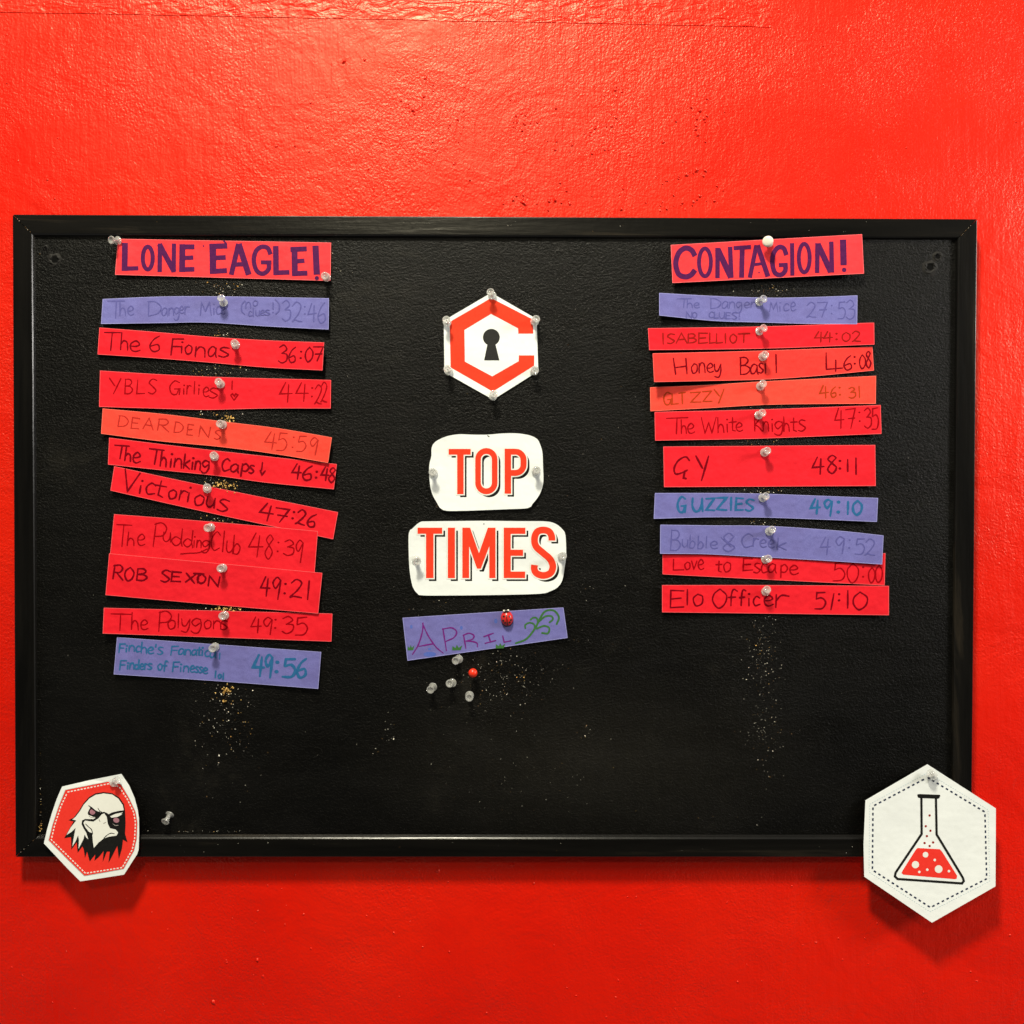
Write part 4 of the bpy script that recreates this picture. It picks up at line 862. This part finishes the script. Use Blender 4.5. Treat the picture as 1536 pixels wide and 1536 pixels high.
for x, y, r in ((673, 865, 24), (587, 950, 31), (785, 988, 33), (752, 910, 11), (688, 993, 11), (620, 1012, 11), (873, 1005, 11)):
    a = Art(); a.poly(Fz(circle(x, y, r))); s.draw('bubble', a, I_WHITE, 0.15, fl)
for x, y in ((708, 530), (675, 622), (715, 660), (685, 706), (665, 765), (738, 760), (708, 790)):
    a = Art(); a.poly(Fz(circle(x, y, 10, n=12))); s.draw('droplet', a, I_BRICK, 0.12, fl)

# ---------------------------------------------------------------- pins
def lathe(profile, n=24, closed_top=True):
    bm = bmesh.new(); rings = []
    for r, z in profile:
        rings.append([bm.verts.new((r * math.cos(2 * math.pi * i / n), r * math.sin(2 * math.pi * i / n), z)) for i in range(n)])
    for a, b in zip(rings, rings[1:]):
        for i in range(n): bm.faces.new((a[i], a[(i + 1) % n], b[(i + 1) % n], b[i]))
    bm.faces.new(list(reversed(rings[0]))); bm.faces.new(rings[-1])
    bmesh.ops.recalc_face_normals(bm, faces=bm.faces[:])
    return bm
mm = 0.001
HP = 9.6 * mm                          # foot of the plastic to the middle of the head
grip_me = None
def grip_profile():
    return [(r * mm, z * mm) for r, z in ((1.2, 0), (3.5, 0.05), (4.0, 0.35), (4.05, 0.9), (3.7, 1.25), (2.6, 1.6), (2.1, 2.4), (1.9, 4.2), (2.1, 6.3), (2.6, 7.6), (3.3, 8.3), (3.65, 8.75), (3.7, 9.4), (3.45, 9.8), (2.9, 9.95), (2.35, 9.7), (1.8, 9.0), (0.9, 8.85))]
NEEDLE = [(0.06 * mm, -9 * mm), (0.45 * mm, -7 * mm), (0.5 * mm, 0.3 * mm), (0.55 * mm, 5 * mm), (0.8 * mm, 8.2 * mm), (0.6 * mm, 8.6 * mm)]
MESH = {}
def pin_mesh(kind, prof):
    if kind not in MESH:
        bm = lathe(prof); me = bpy.data.meshes.new(kind); bm.to_mesh(me); bm.free()
        for p in me.polygons: p.use_smooth = True
        MESH[kind] = me
    return MESH[kind]
def place_pin(root, base, head, lift, h):
    a = P(base[0], base[1], lift); b = P(head[0], head[1], lift + h)
    root.location = a
    root.rotation_mode = 'QUATERNION'; root.rotation_quaternion = (b - a).to_track_quat('Z', 'Y')
first_pin = None
def push_pin(head, base, lift, label):
    global first_pin
    if first_pin is None:
        r = thing('push_pin', (0, 0, 0), label, 'push pin', 'clear push pins')
        link('grip', pin_mesh('grip', grip_profile()), M_CLEAR, r); link('needle', pin_mesh('needle', NEEDLE), M_STEEL, r)
        first_pin = r
    else:
        r = first_pin.copy(); COL.objects.link(r); r['label'] = label
        for ch in first_pin.children:
            c = ch.copy(); COL.objects.link(c); c.parent = r
    place_pin(r, base, head, lift, HP)
    return r
def on(key, p): return STRIPS[key].lift(*p) + 0.0004
for key, head, base, label in (
    ('L0', (166, 359.8), (177.5, 361), 'clear push pin leaning left at the top left corner of the LONE EAGLE! strip'),
    ('L0', (487.2, 413.8), (490, 416), 'clear push pin at the lower right corner of the LONE EAGLE! strip'),
    ('L1', (331.5, 446.6), (335.6, 454.5), 'clear push pin holding the lilac 32:46 strip'),
    ('L2', (351.8, 514.8), (353.6, 517.5), 'clear push pin holding the red 36:07 strip'),
    ('L3', (327.8, 572.6), (331, 576.4), 'clear push pin holding the red 44:22 strip'),
    ('L4', (329.6, 635.6), (334.4, 637), 'clear push pin holding the coral 45:59 strip'),
    ('L5', (320.4, 683), (322, 685.2), 'clear push pin holding the red 46:48 strip'),
    ('L6', (310.5, 730.8), (311, 733.6), 'clear push pin holding the tilted 47:26 strip'),
    ('L7', (311, 792), (316.4, 790.6), 'clear push pin holding the tall 48:39 strip'),
    ('L8', (330.8, 852.8), (334.6, 851.8), 'clear push pin holding the tall 49:21 strip'),
    ('L9', (333.5, 924.2), (337.4, 922.8), 'clear push pin holding the red 49:35 strip'),
    ('L10', (318.4, 973), (323, 970), 'clear push pin holding the lilac 49:56 strip'),
    ('R1', (1146, 448), (1138.2, 453), 'clear push pin holding the lilac 27:53 strip'),
    ('R2', (1146.4, 491.6), (1138.2, 497.2), 'clear push pin holding the red 44:02 strip'),
    ('R3', (1147.6, 532), (1143.8, 535.2), 'clear push pin holding the coral red 46:08 strip'),
    ('R4', (1144.6, 575.2), (1140.2, 579.8), 'clear push pin holding the coral 46:31 strip'),
    ('R5', (1144, 619), (1137.4, 623), 'clear push pin holding the red 47:35 strip'),
    ('R6', (1151, 676), (1146.4, 678.8), 'clear push pin holding the tall red 48:11 strip'),
    ('R7', (1149, 744.4), (1143.4, 747), 'clear push pin holding the lilac 49:10 strip'),
    ('R8', (1158.4, 794.4), (1153.6, 797.2), 'clear push pin holding the lilac 49:52 strip'),
    ('R9', (1152.8, 838), (1147.6, 839), 'clear push pin holding the tucked red 50:00 strip'),
    ('R10', (1150.8, 884.2), (1148.2, 887.4), 'clear push pin holding the lowest red 51:10 strip')):
    push_pin(head, base, on(key, base), label)
for head, base, label in (
    ((735.5, 437.8), (738.6, 443.8), 'clear push pin at the top point of the keyhole badge'), ((669.5, 479.4), (670.8, 484), 'clear push pin at the upper left corner of the keyhole badge'),
    ((804.2, 478.4), (801.8, 482.8), 'clear push pin at the upper right corner of the keyhole badge'), ((671, 553), (673.4, 557), 'clear push pin at the lower left corner of the keyhole badge'),
    ((802.4, 555), (801.2, 556.6), 'clear push pin at the lower right corner of the keyhole badge'), ((740.4, 590.8), (739.4, 594.6), 'clear push pin at the bottom point of the keyhole badge'),
    ((648.8, 708), (650, 709.6), 'clear push pin at the left edge of the TOP card'), ((805, 705), (803.8, 706.8), 'clear push pin at the right edge of the TOP card'),
    ((626.2, 842.4), (624, 839.2), 'clear push pin at the left edge of the TIMES card'), ((844.4, 833.8), (842.8, 835.2), 'clear push pin at the right edge of the TIMES card')):
    push_pin(head, base, 0.0022, label)
for head, base, label in (
    ((683, 991.4), (688.6, 988.2), 'spare clear push pin just under the APRIL strip'), ((674, 1025.4), (678.8, 1024.2), 'spare clear push pin left of and below the round red pin'),
    ((645.4, 1035), (649.6, 1030), 'leftmost spare clear push pin of the cluster under the APRIL strip'), ((703.8, 1046.6), (704.4, 1042.6), 'lowest spare clear push pin of the cluster under the APRIL strip'),
    ((246, 1235.5), (255.2, 1221), 'lone spare clear push pin on the bare cork right of the eagle badge')):
    push_pin(head, base, 0.0004, label)
push_pin((176.8, 1168.6), (170.4, 1174), eagle_lift(170, 1174) + 0.0005, 'clear push pin at the top of the eagle badge')
push_pin((1393.6, 1157.6), (1400.4, 1164.6), flask_lift(1400, 1164) + 0.0005, 'clear push pin at the top of the flask badge')

# white pin with a fat rounded head
r = thing('push_pin', (0, 0, 0), 'opaque white push pin holding the CONTAGION! strip', 'push pin')
link('grip', pin_mesh('white_grip', [(q * mm, z * mm) for q, z in ((1.2, 0), (3.4, 0.1), (3.8, 0.6), (3.4, 1.2), (2.4, 1.8), (2.1, 4), (2.4, 6.6), (3.8, 7.6), (4.9, 8.4), (5.1, 9.3), (4.6, 10.2), (3.2, 10.7), (1.2, 10.9))]), M_WPLAST, r)
link('needle', pin_mesh('needle', NEEDLE), M_STEEL, r)
place_pin(r, (1153.6, 365), (1151.4, 361.6), on('R0', (1153, 365)), 10 * mm)
# round red map pin
r = thing('map_pin', (0, 0, 0), 'round orange-red ball headed pin under the APRIL strip', 'map pin')
link('ball_head', pin_mesh('ball', [(4.2 * mm * math.sin(math.pi * (0.05 + 0.9 * i / 12)), 9 * mm - 4.2 * mm * math.cos(math.pi * (0.05 + 0.9 * i / 12))) for i in range(13)]), M_RPLAST, r)
link('needle', pin_mesh('needle_long', [(0.06 * mm, -9 * mm), (0.4 * mm, -7 * mm), (0.45 * mm, 6 * mm)]), M_STEEL, r)
place_pin(r, (710.6, 1007), (709.4, 1009.4), 0.0003, 9 * mm)

# ladybird pin
c = P(760.4, 927.4, STRIPS['APR'].lift(760, 927) + 0.0008)
lb = thing('ladybird_pin', c, 'red ladybird pin with black spots on the APRIL strip', 'ladybird pin'); lb.rotation_euler = (0, math.radians(-6), 0)
def shell(bm, a0, a1, n=10, m=14, rx=5.9 * mm, rz=7.0 * mm, h=5.4 * mm, mi=0):
    rows = []
    for i in range(n + 1):
        t = i / n * math.pi / 2; row = []
        for j in range(m + 1):
            a = math.radians(a0 + (a1 - a0) * j / m)
            row.append(bm.verts.new((rx * math.cos(a) * math.sin(t), -h * math.cos(t), rz * math.sin(a) * math.sin(t))))
        rows.append(row)
    for u, v in zip(rows, rows[1:]):
        for j in range(m):
            f = bm.faces.new((u[j], u[j + 1], v[j + 1], v[j])); f.material_index = mi
bm = bmesh.new(); shell(bm, 0, 360, m=28)
bmesh.ops.remove_doubles(bm, verts=bm.verts[:], dist=1e-6); face_out(bm)
sh_o = bm_obj('shell', bm, M_LBRED, lb, smooth=True)
def on_shell(x, z, up=0.00012):
    rx, rz, h = 5.9 * mm, 7.0 * mm, 5.4 * mm
    q = max(0.0, 1 - (x / rx) ** 2 - (z / rz) ** 2)
    return Vector((x, -h * math.sqrt(q) - up, z))
def spot(bm, x, z, r):
    cv = bm.verts.new(on_shell(x, z, 0.00016)); ring_ = [bm.verts.new(on_shell(x + r * math.cos(t), z + r * math.sin(t), 0.0001)) for t in (2 * math.pi * i / 12 for i in range(12))]
    for i in range(12): bm.faces.new((cv, ring_[i], ring_[(i + 1) % 12]))
bm = bmesh.new()
for x, z in ((-2.6, 2.4), (2.8, 1.9), (-3.6, -1.4), (3.6, -1.6), (-2.0, -3.6), (2.2, -3.6)): spot(bm, x * mm, z * mm, 0.95 * mm)
face_out(bm); bm_obj('spots', bm, M_LBBLK, sh_o)
bm = bmesh.new(); prev = None
for i in range(21):
    z = (6.6 - 13.2 * i / 20) * mm; w = 0.42 * mm
    row = [bm.verts.new(on_shell(-w, z, 0.0001)), bm.verts.new(on_shell(w, z, 0.0001))]
    if prev: bm.faces.new((prev[0], prev[1], row[1], row[0]))
    prev = row
face_out(bm); bm_obj('wing_line', bm, M_LBBLK, sh_o)
def ball(name, c, r, mat, parent, sc=(1, 1, 1)):
    bm = bmesh.new(); bmesh.ops.create_uvsphere(bm, u_segments=14, v_segments=9, radius=r)
    for v in bm.verts: v.co = Vector((v.co.x * sc[0] + c[0], v.co.y * sc[1] + c[1], v.co.z * sc[2] + c[2]))
    return bm_obj(name, bm, mat, parent, smooth=True)
hd = ball('head', (0, -2.2 * mm, 6.9 * mm), 2.6 * mm, M_LBBLK, lb, (1.15, 0.8, 0.62))
for sx in (-1, 1): ball('eye', (sx * 2.0 * mm, -3.6 * mm, 7.6 * mm), 0.95 * mm, M_WPLAST, hd)
ball('underside', (0, -0.4 * mm, -1.2 * mm), 6.1 * mm, M_LBBLK, lb, (0.95, 0.16, 1.08))
